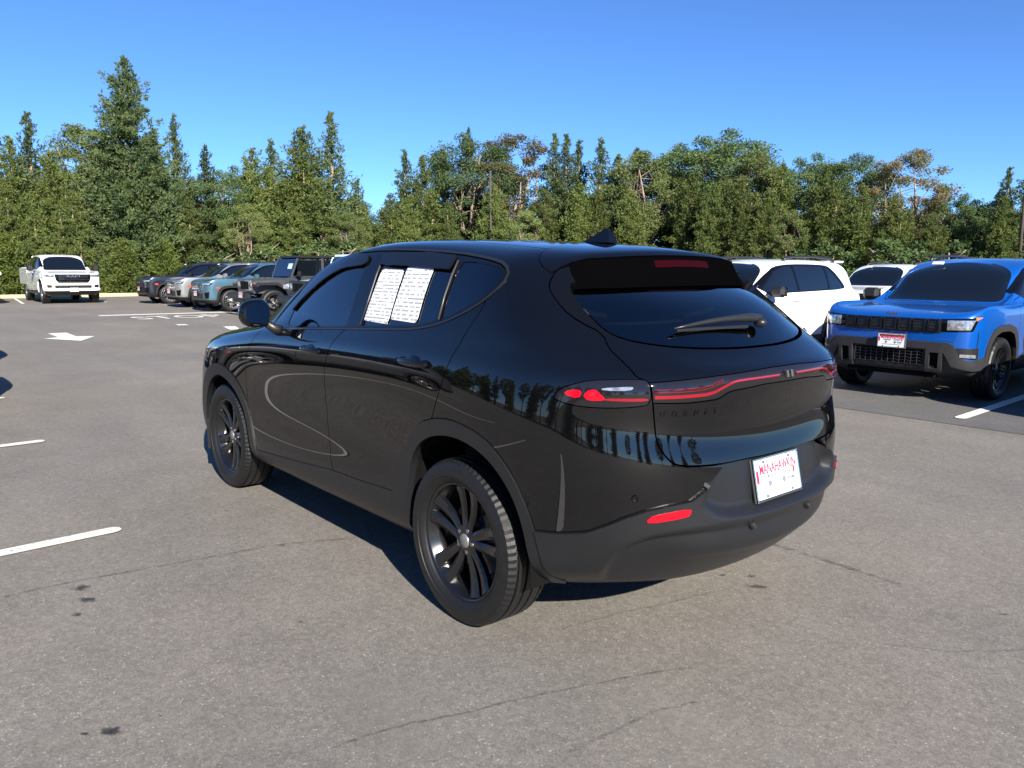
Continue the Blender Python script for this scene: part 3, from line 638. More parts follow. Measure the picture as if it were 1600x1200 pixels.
    rw = chaikin(uvp([(14, 8.02), (12.9, 8.0), (12.1, 8.03), (11.536, 7.99), (11.183, 8.02), (10.96, 8.2), (10.80, 8.65), (10.73, 9.15), (10.80, 9.48), (10.92, 9.58), (11.4, 9.61), (14, 9.61)]), 1)
    RW, G = cut(G, rw, UV, .011)
    panel('rear_window', relief(RW, -.006-.034*np.clip((RW[0][:, 7]-8.5)/1.11, 0, 1)**1.6), MAT['tint'], car, 0, 0, 'sym')
    top, low = clip(G, G[0][:, 7]-8.04)
    SF, top = cut(top, uvp([(11.0, 9.2), (10.93, 9.5), (10.98, 10.2), (11.05, 11), (14, 11), (14, 9.2)]), UV, .002)
    sf = panel('spoiler_face', relief(SF, -.040+.060*np.clip((SF[0][:, 7]-9.61)/.83, 0, 1)), MAT['flat_black'], car, 0, .02, 'sym')[0]
    bl = cut(surface_patch(HORNET_NET, 12.2, 13, 9.6, 10.5, 60, 60), uvp([(12.47, 10.08), (12.47, 10.28), (14, 10.33), (14, 10.13)]), UV)[0]
    panel('brake_light', relief(bl, .003-.040+.060*np.clip((bl[0][:, 7]-9.61)/.83, 0, 1)), mat('brake_lens', (.016, .0006, .0015), rough=.4, spec=.05), sf, 0, .004, 'sym')
    panel('pillar_trim', top, gl, car, 0, .05)
    bar = uvp([(11.0, 6.30), (11.275, 6.42), (12.04, 6.78), (12.75, 7.05), (14, 7.08), (14, 6.2), (12.65, 6.2), (12.52, 6.15), (12.2, 6.06), (12.06, 5.82), (11.73, 5.74), (11.29, 5.70), (11.0, 5.68)])
    LB, low = cut(low, bar, UV, .004)
    panel('tailgate', low, bp, car, 0, .014, 'sym')
    lb = panel('light_bar', LB, MAT['lamp_dark'], car, -.003, .01, 'sym')[0]
    FP = surface_patch(HORNET_NET, 11.2, 13, 5.4, 7.2, 220, 160)
    red = ribbon(uvp([(11.31, 5.88), (11.71, 5.95), (11.96, 6.01), (12.086, 6.20), (12.2, 6.41), (12.33, 6.50), (12.69, 6.54), (12.86, 6.545)]), .0065)
    panel('light_strip', cut(FP, red, UV)[0], MAT['red_lens'], lb, .001, .004)
    for dv in (.16, .26):
        thin = ribbon(uvp([(11.31, 5.88+dv), (11.71, 5.95+dv), (11.90, 6.02+dv), (12.02, 6.20+dv), (12.10, 6.34+dv)]), .0016)
        panel('light_strip', cut(FP, thin, UV)[0], MAT['dark_red'], lb, .0005, .002)
    em = MB()
    for k in (0, 1): em.prism([(.004-.03*k, 1.075), (.018-.03*k, 1.075), (.028-.03*k, 1.102), (.014-.03*k, 1.102)], -.936, -.926, 'x')
    em.build('emblem', MAT['rim_grey'], lb)
    lamp = chaikin(uvp([(10.25, 5.50), (10.36, 5.86), (10.573, 6.17), (10.703, 6.31), (11.007, 6.47), (11.223, 6.53), (11.262, 6.42), (11.275, 5.66), (11.088, 5.54), (10.79, 5.42), (10.53, 5.37), (10.36, 5.41)]), 1)
    LP, body = cut(body, lamp, UV, .004)
    lp = panel('taillight', LP, MAT['lamp_dark'], car, .002, .012)
    FP = surface_patch(HORNET_NET, 10.2, 11.35, 5.2, 6.7, 160, 120)
    els = [([(10.363, 5.662), (10.443, 5.84), (10.573, 5.862), (10.53, 5.573)], 'red_glow'), ([(10.573, 5.70), (10.617, 5.874), (10.703, 5.97), (10.743, 5.842), (10.79, 5.72), (10.786, 5.64), (10.617, 5.568)], 'red_glow'),
           ([(10.785, 5.71), (11.007, 5.78), (11.235, 5.85), (11.235, 5.755), (11.007, 5.693), (10.784, 5.635)], 'red_lens'), ([(10.76, 6.03), (11.0, 6.17), (11.10, 6.20), (11.06, 6.05), (10.77, 5.95)], 'lamp_clear')]
    for poly, mk in els:
        a, b = panel('lens_element', cut(FP, chaikin(uvp(poly), 1), UV)[0], MAT[mk], lp[0], .0045, .003); b.parent = lp[1]
    # ---- spoiler
    spo = uvp([(14, 10.44), (11.4, 10.44), (11.0, 10.36), (10.75, 10.15), (10.60, 9.95), (10.47, 10.1), (10.25, 10.6), (10.12, 11.2), (10.12, 11.55), (10.1, 12.5), (10.1, 14), (14, 14)])
    SP, body = cut(body, spo, UV, .005)
    back = np.clip((11.5-SP[0][:, 7])/1.06, 0, 1)**1.5*np.clip((SP[0][:, 6]-10.7)/.6, 0, 1)
    so = panel('roof_spoiler', SP, bp, car, .024*back, .030, 'sym')[0]
    # ---- matte lower body: line of z against position round the car
    zl = np.array([(0, .40), (2, .40), (3, .40), (4, .36), (4.95, .352), (5.95, .391), (6.86, .431), (7.33, .437), (8.0, .457), (9, .50), (10.08, .521), (10.32, .528), (10.62, .546), (10.83, .581), (11.0, .612), (11.22, .640), (11.45, .655), (11.70, .664), (11.83, .69), (12.11, .763), (12.3, .83), (13.2, .83)])
    def zline(M_, d=0): return M_[0][:, 2]-np.interp(M_[0][:, 6], zl[:, 0], zl[:, 1])-d
    up, lowb = clip(body, zline(body)); up = clip(up, zline(up)-.002)[0]
    side = clip(lowb, 9.3-lowb[0][:, 6])[0]; rear = clip(lowb, lowb[0][:, 6]-9.3)[0]
    panel('sill_cladding', side, MAT['clad'], car, .006, .03, 'sym')
    lc = chaikin(uvp([(10.80, -1), (10.83, .84), (10.92, 1.55), (11.04, 2.0), (11.274, 2.36), (11.718, 2.58), (12.413, 2.70), (14, 2.72), (14, -1)]), 1)
    d = sdf(UV(rear), lc); off = .014-.030*np.clip(.5-d/.028, 0, 1)
    pk = chaikin(uvp([(11.86, 3.28), (12.06, 3.0), (12.43, 2.96), (14, 2.96), (14, 4.6), (12.22, 4.6), (12.05, 3.9)]), 1)
    d2 = sdf(UV(rear), pk); off = (off-.046*np.clip(.5-d2/.026, 0, 1))*np.clip((rear[0][:, 7]-.2)/.9, 0, 1)
    rearM = relief(rear, off)
    bump = panel('rear_bumper', rearM, MAT['clad'], car, 0, .03, 'sym')[0]
    refl = uvp([(11.21, 2.80), (11.225, 2.94), (11.30, 3.04), (11.70, 3.20), (11.675, 3.02), (11.62, 2.98)])
    panel('reflector', cut(B, chaikin(refl, 1), UV)[0], MAT['red_glow'], bump, .018, .012)
    for s in (1, -1):
        for P, nx in (((-.940, s*.20, .525), (-1, 0, 0)), ((-.772, s*.690, .684), (-.74, s*.67, 0))):
            r = Vector(nx).to_track_quat('Z', 'Y').to_matrix(); mb = MB().lathe([(.0, .003), (.009, .003), (.011, .006), (.013, .004), (.014, -.012)], 18, 'z')
            mb.V = [tuple(Vector(P)+r @ Vector(v)) for v in mb.V]; mb.build('parking_sensor', gl if abs(P[1]) > .4 else MAT['black_plastic'], bump, True)
    # ---- doors, hood, roof, fenders
    fd = [(2.02, 1.125), (2.08, 1.08), (2.13, 1.023), (2.215, .918), (2.238, .753), (2.232, .6), (2.19, .47), (2.12, .340), (1.578, .380), (1.098, .425), (1.138, .486), (1.185, .62), (1.19, .68), (1.17, .812), (1.129, .972), (1.079, 1.081), (1.03, 1.135), (.973, 1.178), (.96, 1.25), (1.78, 1.19), (1.90, 1.16)]
    rd = [(.96, 1.25), (.973, 1.178), (1.03, 1.135), (1.079, 1.081), (1.129, .972), (1.17, .812), (1.19, .68), (1.185, .62), (1.138, .486), (1.098, .425), (.866, .425), (.50, .44), (.42, .55), (.25, .75), (.15, .85), (.117, .915), (.075, 1.011), (.034, 1.121), (.006, 1.173), (-.031, 1.251), (-.064, 1.312), (-.07, 1.35), (.10, 1.33), (.2, 1.28)]
    FD, up = cut(up, fd, XZ, .005); RD, up = cut(up, rd, XZ, .005)
    fdo = panel('front_door', FD, bp, car, 0, .014); rdo = panel('rear_door', RD, bp, car, 0, .014)
    HD, up = cut(up, chaikin(uvp([(-1, 7.6), (1.5, 7.6), (2.5, 7.5), (3.5, 7.6), (4.4, 7.9), (4.7, 8.7), (4.5, 9.4), (4.2, 9.85), (-1, 9.95)]), 1), UV, .005)
    panel('hood', HD, bp, car, 0, .014, 'sym')
    WS, up = cut(up, chaikin(uvp([(-1, 10.1), (4.0, 10.1), (4.5, 10.5), (4.62, 11.2), (4.5, 12.2), (4.0, 12.75), (-1, 12.85)]), 1), UV, .004)
    panel('windshield', WS, MAT['tint_front'], car, -.004, 0, 'sym')
    HL, up = cut(up, chaikin(uvp([(1.2, 5.5), (1.8, 5.4), (2.7, 5.8), (3.15, 6.4), (2.5, 6.5), (1.6, 6.2)]), 1), UV, .004)
    panel('headlight', HL, MAT['lamp_clear'], car, 0, .012)
    GR, up = cut(up, chaikin(uvp([(-1, 2.3), (1.0, 2.3), (1.25, 3.7), (-1, 3.9)]), 1), UV, .004); panel('front_grille', GR, MAT['black_plastic'], car, -.01, .01, 'sym')
    RF, up = cut(up, uvp([(5.25, 11.35), (4.9, 12.0), (4.6, 12.95), (4.6, 14), (14, 14), (14, 11.45), (10.4, 11.45), (9.4, 11.5), (8, 11.5), (6.5, 11.4)]), UV, .004)
    panel('roof', RF, bp, car, 0, .01, 'sym')
    panel('body_side', up, bp, car, 0, .014)
    # ---- inner shell so that joints read dark, floor and wheel wells
    S = B
    for a in (REAR_IN, FRONT_IN): _, S = cut(S, chaikin(a))
    for a in (wf, wr, wq): _, S = cut(S, a)
    _, S = cut(S, rw, UV); _, S = cut(S, uvp([(10.85, 9.0), (10.85, 10.3), (11.1, 10.7), (14, 10.8), (14, 9.0)]), UV); _, S = cut(S, chaikin(uvp([(-1, 10.1), (4.0, 10.1), (4.5, 10.5), (4.62, 11.2), (4.5, 12.2), (4.0, 12.75), (-1, 12.85)]), 1), UV)
    panel('inner_shell', S, MAT['inner'], car, -.045, 0, 'sym')
    fl = MB().box((1.45, 0, .30), (3.6, 1.05, .05), .01).box((-.5, 0, .40), (.3, 1.1, .06), .01).box((1.32, 0, .29), (1.55, 1.62, .06), .01)
    fl.build('floor_pan', MAT['inner'], car)
    wheel_well(car, REAR_IN, .87, .52); wheel_well(car, FRONT_IN, .87, .52)
    sus = MB().tube([(0, .55, .33), (0, -.55, .33)], .035).tube([(.18, .55, .30), (.05, .72, .38)], .03).tube([(.15, .62, .26), (.15, .62, .62)], .05, 12); sus.build('suspension', MAT['steel'], car)
    # ---- seats and wheel inside
    for s in (.38, -.38):
        MB().box((1.15, s, .62), (.52, .50, .18), .05).box((.86, s, .95), (.16, .48, .62), .06, rot=Matrix.Rotation(-.25, 3, 'Y')).box((.77, s, 1.33), (.10, .26, .17), .04).build('seat', MAT['seat'], car)
    rs = MB().box((.15, 0, .66), (.5, 1.2, .18), .05).box((-.10, 0, .98), (.16, 1.2, .56), .06, rot=Matrix.Rotation(-.3, 3, 'Y'))
    for s in (.38, -.38): rs.box((-.20, s, 1.30), (.09, .24, .13), .03)
    rs.build('rear_seat', MAT['seat'], car)
    MB().box((1.85, 0, 1.00), (.55, 1.36, .22), .08).build('dashboard', MAT['seat'], car)
    sw = MB().lathe([(.175, -.012), (.187, 0), (.175, .012), (.163, 0)], 28, 'x', close=True); sw.V = [tuple(Vector((1.50, .38, 1.02))+Matrix.Rotation(.35, 3, 'Y') @ Vector(v)) for v in sw.V]
    sw.build('steering_wheel', MAT['seat'], car, True)
    MB().box((1.62, 0, 1.43), (.03, .22, .065), .012).build('interior_mirror', MAT['black_plastic'], car)
    # ---- mirrors, handles
    for s in (1, -1):
        mir = MB(); n, m_ = 24, 12; V = []; F = []
        for i in range(m_+1):
            t = math.pi*i/m_; e = .75
            for j in range(n):
                p = 2*math.pi*j/n
                cx = -math.cos(t); rr = math.sin(t)**.55
                cy, cz = rr*math.copysign(abs(math.cos(p))**e, math.cos(p)), rr*math.copysign(abs(math.sin(p))**e, math.sin(p))
                xx = .075*cx if cx > 0 else .05*cx
                V.append((1.775+xx+.02*cy*-1, s*(1.012+.094*cy), 1.222+.080*cz*(1-.10*cy)))
        for i in range(m_):
            for j in range(n): F.append((i*n+j, i*n+(j+1) % n, (i+1)*n+(j+1) % n, (i+1)*n+j) if s > 0 else (i*n+j, (i+1)*n+j, (i+1)*n+(j+1) % n, i*n+(j+1) % n))
        mo = mesh_obj('wing_mirror', V, F, bp, car, True)
        g = []
        for j in range(28):
            p = 2*math.pi*j/28; cy, cz = math.copysign(abs(math.cos(p))**.75, math.cos(p)), math.copysign(abs(math.sin(p))**.75, math.sin(p))
            g.append((1.7215-.02*cy, s*(1.012+.076*cy), 1.221+.064*cz*(1-.10*cy)))
        mesh_obj('mirror_glass', g, [tuple(range(28)) if s < 0 else tuple(range(27, -1, -1))], mat('mirror', (.75, .77, .8), rough=.01, metal=1), mo)
        MB().tube([(1.80, s*.955, 1.175), (1.79, s*.90, 1.135), (1.78, s*.865, 1.115)], [.022, .028, .034], 10).build('mirror_arm', MAT['black_plastic'], mo, True)
    for (hx, hy, hz), doors in (((1.285, .905, 1.050), fdo), ((.285, .913, 1.080), rdo)):
        for s, dr in zip((1, -1), doors):
            h = MB().ball((hx, s*(hy+.020), hz), (.108, .017, .0185), 20, 12).ball((hx+.085, s*(hy+.004), hz), (.024, .026, .018)).ball((hx-.085, s*(hy+.004), hz), (.024, .026, .018))
            h.build('door_handle', bp, dr, True)
            c = MB().ball((hx+.01, s*(hy-.012), hz-.004), (.085, .018, .036), 20, 12).build('handle_cup', gl, dr, True)
    # ---- antenna, wiper, tailgate lettering, plate
    fin = MB(); prof = [(.175, 1.600), (.13, 1.622), (.085, 1.645), (.052, 1.664), (.034, 1.668), (.018, 1.655), (.002, 1.625), (-.008, 1.598)]
    V = []; F = []
    for sgn in (1, -1):
        for x, z in prof: V.append((x, sgn*max(.003, .034*(1-(z-1.598)/.075)), z))
    n = len(prof)
    for i in range(n-1): F += [(i, i+1, n+i+1, n+i)]
    F += [tuple(range(n))[::-1], tuple(range(n, 2*n))]
    fin.add(V, F); fin.add([(x, y, z) for x, z in ((.18, 1.607), (-.015, 1.600)) for y in (-.04, .04)], [(0, 1, 3, 2)]); fin.build('shark_fin_antenna', bp, car)
    wp = MB(); a, b = np.array([-.690, .405, 1.262]), np.array([-.742, -.075, 1.283])
    pts = [a+(b-a)*t+np.array([-.012, 0, .016])*math.sin(t*math.pi*.9) for t in np.linspace(0, 1, 9)]
    wp.tube(pts, [.004, .006, .008, .010, .011, .013, .016, .019, .014], 8).ball((-.748, -.075, 1.268), (.027, .024, .020))
    wo = wp.build('rear_wiper', MAT['black_plastic'], car, True)
    MB().box(tuple((a+b)/2+np.array([.006, .02, -.018])), (.008, .40, .014), .003, rot=Matrix.Rotation(-.108+math.pi, 3, 'Z')).build('wiper_blade', MAT['rubber_trim'], wo)
    HP = surface_patch(HORNET_NET, 11.2, 12.5, 5, 6, 300, 100)
    for i, ch in enumerate('HORNET'):
        f = i/5; y = .600-f*.215; k = np.argmin((HP[0][:, 1]-y)**2+(HP[0][:, 2]-.978)**2); q = HP[0][k]
        nx = Vector(q[3:6]); rot = Matrix.Rotation(math.atan2(nx.y, nx.x)+math.pi/2, 4, 'Z') @ Matrix.Rotation(math.pi/2+.08, 4, 'X')
        text_obj('lettering', ch, .030, gl, car, Vector(q[:3])+nx*.001, rot, extrude=.0012)
    license_plate(car, -.906, .680, .22, -1)
    # ---- wheels
    w = build_wheel(.352, .243, .225, 'y', car)
    place_wheels(w, .352, (0, 2.636), .795, car)
    for s in (1, -1): MB().box((3.02, s*.80, .30), (.02, .20, .22), .006).build('mud_flap', MAT['black_plastic'], car)
    return car
build_hornet()
# ------------------------------------------------------------------ other vehicles
def _lower(z, w, xf, xr, zf=None, zr=None):
    zf = z if zf is None else zf; zr = z if zr is None else zr
    return [(xf, 0, zf), (xf-.02, .58*w, zf), (xf-.115, .915*w, zf*.6+z*.4), (3.30, .985*w, z), (2.87, w, z), (2.3, w, z), (1.7, w, z), (1.1, w, z), (.5, w, z), (0, w, z), (-.5, .985*w, z), (xr+.09, .91*w, zr), (xr+.012, .55*w, zr), (xr, 0, zr)]
SUV_NET = [_lower(.28, .80, 3.52, -.80), _lower(.36, .905, 3.70, -.93), _lower(.52, .93, 3.74, -.97), _lower(.68, .935, 3.75, -.98), _lower(.82, .94, 3.75, -.98),
 _lower(.96, .935, 3.745, -.97, .93, .96), _lower(1.045, .925, 3.715, -.955, .985, 1.045), _lower(1.10, .90, 3.60, -.935, 1.015, 1.11),
 [(3.3, 0, 1.05), (3.28, .50, 1.05), (3.2, .74, 1.045), (3.0, .82, 1.06), (2.7, .80, 1.075), (2.25, .86, 1.12), (1.65, .88, 1.15), (1.05, .88, 1.165), (.45, .88, 1.175), (-.05, .87, 1.18), (-.5, .84, 1.19), (-.78, .72, 1.19), (-.88, .4, 1.18), (-.90, 0, 1.18)],
 [(2.85, 0, 1.08), (2.84, .46, 1.08), (2.77, .69, 1.075), (2.66, .75, 1.085), (2.46, .785, 1.12), (2.02, .80, 1.27), (1.5, .81, 1.36), (1.0, .81, 1.39), (.4, .81, 1.40), (-.1, .80, 1.40), (-.5, .77, 1.40), (-.72, .65, 1.39), (-.80, .36, 1.38), (-.815, 0, 1.38)],
 [(2.52, 0, 1.105), (2.5, .43, 1.105), (2.44, .64, 1.105), (2.36, .70, 1.13), (2.18, .735, 1.21), (1.80, .745, 1.43), (1.38, .74, 1.535), (.95, .735, 1.555), (.38, .735, 1.555), (-.1, .725, 1.545), (-.45, .70, 1.54), (-.64, .58, 1.52), (-.71, .33, 1.52), (-.725, 0, 1.52)],
 [(2.2, 0, 1.32), (2.18, .40, 1.32), (2.14, .58, 1.32), (2.08, .645, 1.335), (1.96, .675, 1.39), (1.68, .685, 1.52), (1.3, .68, 1.60), (.9, .67, 1.62), (.36, .665, 1.62), (-.1, .65, 1.61), (-.38, .60, 1.605), (-.55, .50, 1.595), (-.62, .3, 1.60), (-.64, 0, 1.60)],
 [(1.93, 0, 1.51), (1.92, .34, 1.505), (1.89, .50, 1.50), (1.84, .56, 1.505), (1.74, .575, 1.535), (1.52, .56, 1.60), (1.2, .53, 1.640), (.85, .50, 1.65), (.35, .49, 1.65), (-.08, .44, 1.64), (-.28, .42, 1.635), (-.4, .36, 1.63), (-.46, .2, 1.63), (-.48, 0, 1.635)],
 [(1.65, 0, 1.615), (1.64, 0, 1.617), (1.61, 0, 1.62), (1.56, 0, 1.628), (1.48, 0, 1.635), (1.33, 0, 1.648), (1.1, 0, 1.655), (.8, 0, 1.66), (.34, 0, 1.66), (-.05, 0, 1.65), (-.16, 0, 1.648), (-.22, 0, 1.645), (-.26, 0, 1.643), (-.27, 0, 1.643)]]
SUV_NET = [[(x, y*.965, z) for x, y, z in r] for r in SUV_NET]
def arch_poly(cx, w0, w1, h, base=.1): return [(cx+w1, base), (cx+w1, .42), (cx+w1*.90, h*.80), (cx+w1*.55, h), (cx-w0*.55, h), (cx-w0*.90, h*.80), (cx-w0, .42), (cx-w0, base)]
SUV_DLO = [(2.36, 1.13), (1.76, 1.50), (1.50, 1.565), (.9, 1.578), (.22, 1.570), (.04, 1.53), (-.30, 1.24), (-.30, 1.178), (1.0, 1.152)]
SUV_WIN = [[(2.18, 1.165), (1.70, 1.475), (1.46, 1.535), (1.23, 1.550), (1.19, 1.165)], [(1.14, 1.168), (1.18, 1.552), (.27, 1.545), (.25, 1.185)], [(.20, 1.187), (.22, 1.54), (.08, 1.505), (-.24, 1.235), (-.22, 1.195)]]
def vehicle_shell(car, net, pm, res, clad, spec):
    """panels shared by the boxy vehicles"""
    B = body_surface(net, *res); M = B; sx, sz = spec.get('sx', 1), spec.get('sz', 1)
    S2 = lambda P: [(x*sx, z*sz) for x, z in P]
    ins = spec['arch_in']; outs = spec['arch_out']
    for a in ins: _, M = cut(M, chaikin(a, 1))
    if 'keep' in spec: M = clip(M, spec['keep'](M[0]))[0]
    D, body = cut(M, chaikin(S2(SUV_DLO), 1), XZ, .004)
    for w in SUV_WIN:
        g, D = cut(D, S2(w)); panel('side_window', g, MAT['dark_glass'], car, -.006, 0)
    panel('window_surround', D, pm if spec.get('pillars') == 'paint' else MAT['gloss'], car, 0, .01)
    for a in outs:
        r, body = cut(body, chaikin(a, 1), XZ, .003); panel('wheel_arch_trim', r, spec.get('arch_mat', MAT['clad']), car, .012, .05)
    WS, body = cut(body, uvp([(-1, 10.02), (3.05, 10.02), (3.28, 10.12), (3.36, 11.0), (3.30, 12.2), (3.15, 12.45), (-1, 12.6)]), UV, .004)
    panel('windshield', WS, MAT['dark_glass'], car, -.004, .004, 'sym')
    if 'keep' not in spec:
        RW, body = cut(body, chaikin(uvp([(14, 8.5), (12, 8.5), (11.2, 8.6), (11.2, 9.8), (12, 9.95), (14, 9.95)]), 1), UV, .004); panel('rear_window', RW, MAT['dark_glass'], car, -.004, .004, 'sym')
        TL, body = cut(body, uvp([(10.8, 5.6), (11.6, 5.6), (11.6, 6.9), (10.8, 6.9)]), UV, .004); panel('taillight', TL, MAT['red_lens'], car, .004, .01)
    zl = np.array(clad); d = body[0][:, 2]-np.interp(body[0][:, 6], zl[:, 0], zl[:, 1])
    up, low = clip(body, d); lm = spec.get('low_mat', MAT['clad']); uu = low[0][:, 6]
    fr_, rest = clip(low, 3.9-uu); mid_, re_ = clip(rest, 9.2-rest[0][:, 6])
    panel('lower_cladding', fr_, lm, car, .010, .03, 'sym'); panel('sill_cladding', mid_, lm, car, .010, .03, 'pair'); panel('lower_cladding', re_, lm, car, .010, .03, 'sym')
    HD, up = cut(up, chaikin(uvp([(-1, 6.75), (1.2, 6.75), (2.2, 7.0), (3.2, 7.35), (4.2, 7.75), (4.55, 8.4), (4.4, 9.3), (3.9, 9.85), (-1, 9.9)]), 1), UV, .006); panel('hood', HD, pm, car, 0, .01, 'sym')
    fd = S2([(2.36, 1.13), (2.40, .98), (2.38, .55), (2.30, .46), (1.17, .46), (1.17, 1.20), (2.0, 1.22)]); rd = S2([(1.17, 1.20), (1.17, .46), (.55, .46), (.42, .62), (.20, .86), (.10, 1.0), (.05, 1.16), (.1, 1.2)])
    FD, up = cut(up, fd, XZ, .006); a = panel('front_door', FD, pm, car, 0, .01); b = []
    if 'keep' not in spec or spec.get('doors', 2) == 2: RD, up = cut(up, rd, XZ, .006); b = panel('rear_door', RD, pm, car, 0, .01)
    panel('body_shell', up, pm, car, 0, .01, 'sym')
    for dset, hx in ((a, 1.32*sx), (b, .42*sx)):
        for s, o in zip((1, -1), dset): MB().box((hx, s*(.912*spec.get('sy', 1)), 1.03*sz), (.20, .03, .03), .01).build('door_handle', spec.get('handle_mat', pm), o)
    Sh = B
    for a in ins: _, Sh = cut(Sh, chaikin(a, 1))
    if 'keep' in spec: Sh = clip(Sh, spec['keep'](Sh[0]))[0]
    panel('inner_shell', Sh, MAT['inner'], car, -.05, 0, 'sym')
    return B
def mirrors(car, x, y, z, m, size=(.07, .11, .08)):
    for s in (1, -1):
        o = MB().box((x, s*y, z), (size[0]*2, size[1]*2, size[2]*2), .045).build('wing_mirror', m, car, False)
        MB().box((x-size[0]-.002, s*y, z), (.006, size[1]*1.7, size[2]*1.6), .002).build('mirror_glass', MAT['dark_glass'], o)
        MB().box((x+.02, s*(y-size[1]-.03), z-.05), (.08, .10, .04), .015).build('mirror_arm', MAT['black_plastic'], o)
def slot_grille(car, P, yw, v0, v1, half, back_m, ring_m, bars=3):
    """seven framed slots laid on the nose; yw = metres of y per unit u"""
    uh = (half+.02)/yw; g = panel('grille', cut(P, uvp([(-1, v0-.12), (uh, v0-.12), (uh, v1+.12), (-1, v1+.12)]), UV)[0], back_m, car, .004, .012, 'sym')[0]
    pitch = 2*half/7
    for k in range(4):
        a, b = (k*pitch-pitch*.42)/yw, (k*pitch+pitch*.42)/yw; e = pitch*.085/yw; ev = (v1-v0)*.085
        if k == 0: a = -1
        r = cut(cut(P, uvp([(a, v0), (b, v0), (b, v1), (a, v1)]), UV)[0], uvp([(a+e, v0+ev), (b-e, v0+ev), (b-e, v1-ev), (a+e, v1-ev)]), UV)[1]
        mode = 'sym' if k == 0 else 'pair'
        panel('grille_slot', r, ring_m, g, .022, .020, mode)
        for j in range(bars):
            vv = v0+(v1-v0)*(j+1)/(bars+1); panel('grille_bar', cut(P, uvp([(a, vv-.05), (b, vv-.05), (b, vv+.05), (a, vv+.05)]), UV)[0], MAT['black_plastic'], g, .012, .012, mode)
    return g
def nose_piece(car, name, P, poly, m, off, skirt=.012, hole=None, mode='pair'):
    R = cut(P, uvp(poly), UV)[0]
    if hole: R = cut(R, uvp(hole), UV)[1]
    return panel(name, R, m, car, off, skirt, mode)
def honeycomb(car, x, z0, z1, half, name='lower_grille'):
    g = MB().box((x-.03, 0, (z0+z1)/2), (.06, 2*half, z1-z0), .015).build(name, MAT['inner'], car)
    rows = 4; mb = MB()
    for r in range(rows+1):
        z = z0+(z1-z0)*r/rows; n = 12; pts = [(x+.004, -half+2*half*i/n, z+(.008 if i % 2 else -.008)) for i in range(n+1)]; mb.tube(pts, .006, 5)
    for i in range(13):
        y = -half+2*half*i/12; mb.tube([(x+.004, y, z0), (x+.004, y, z1)], .004, 5)
    o = mb.build('grille_mesh', MAT['black_plastic'], g); o['kind'] = 'stuff'
    return g
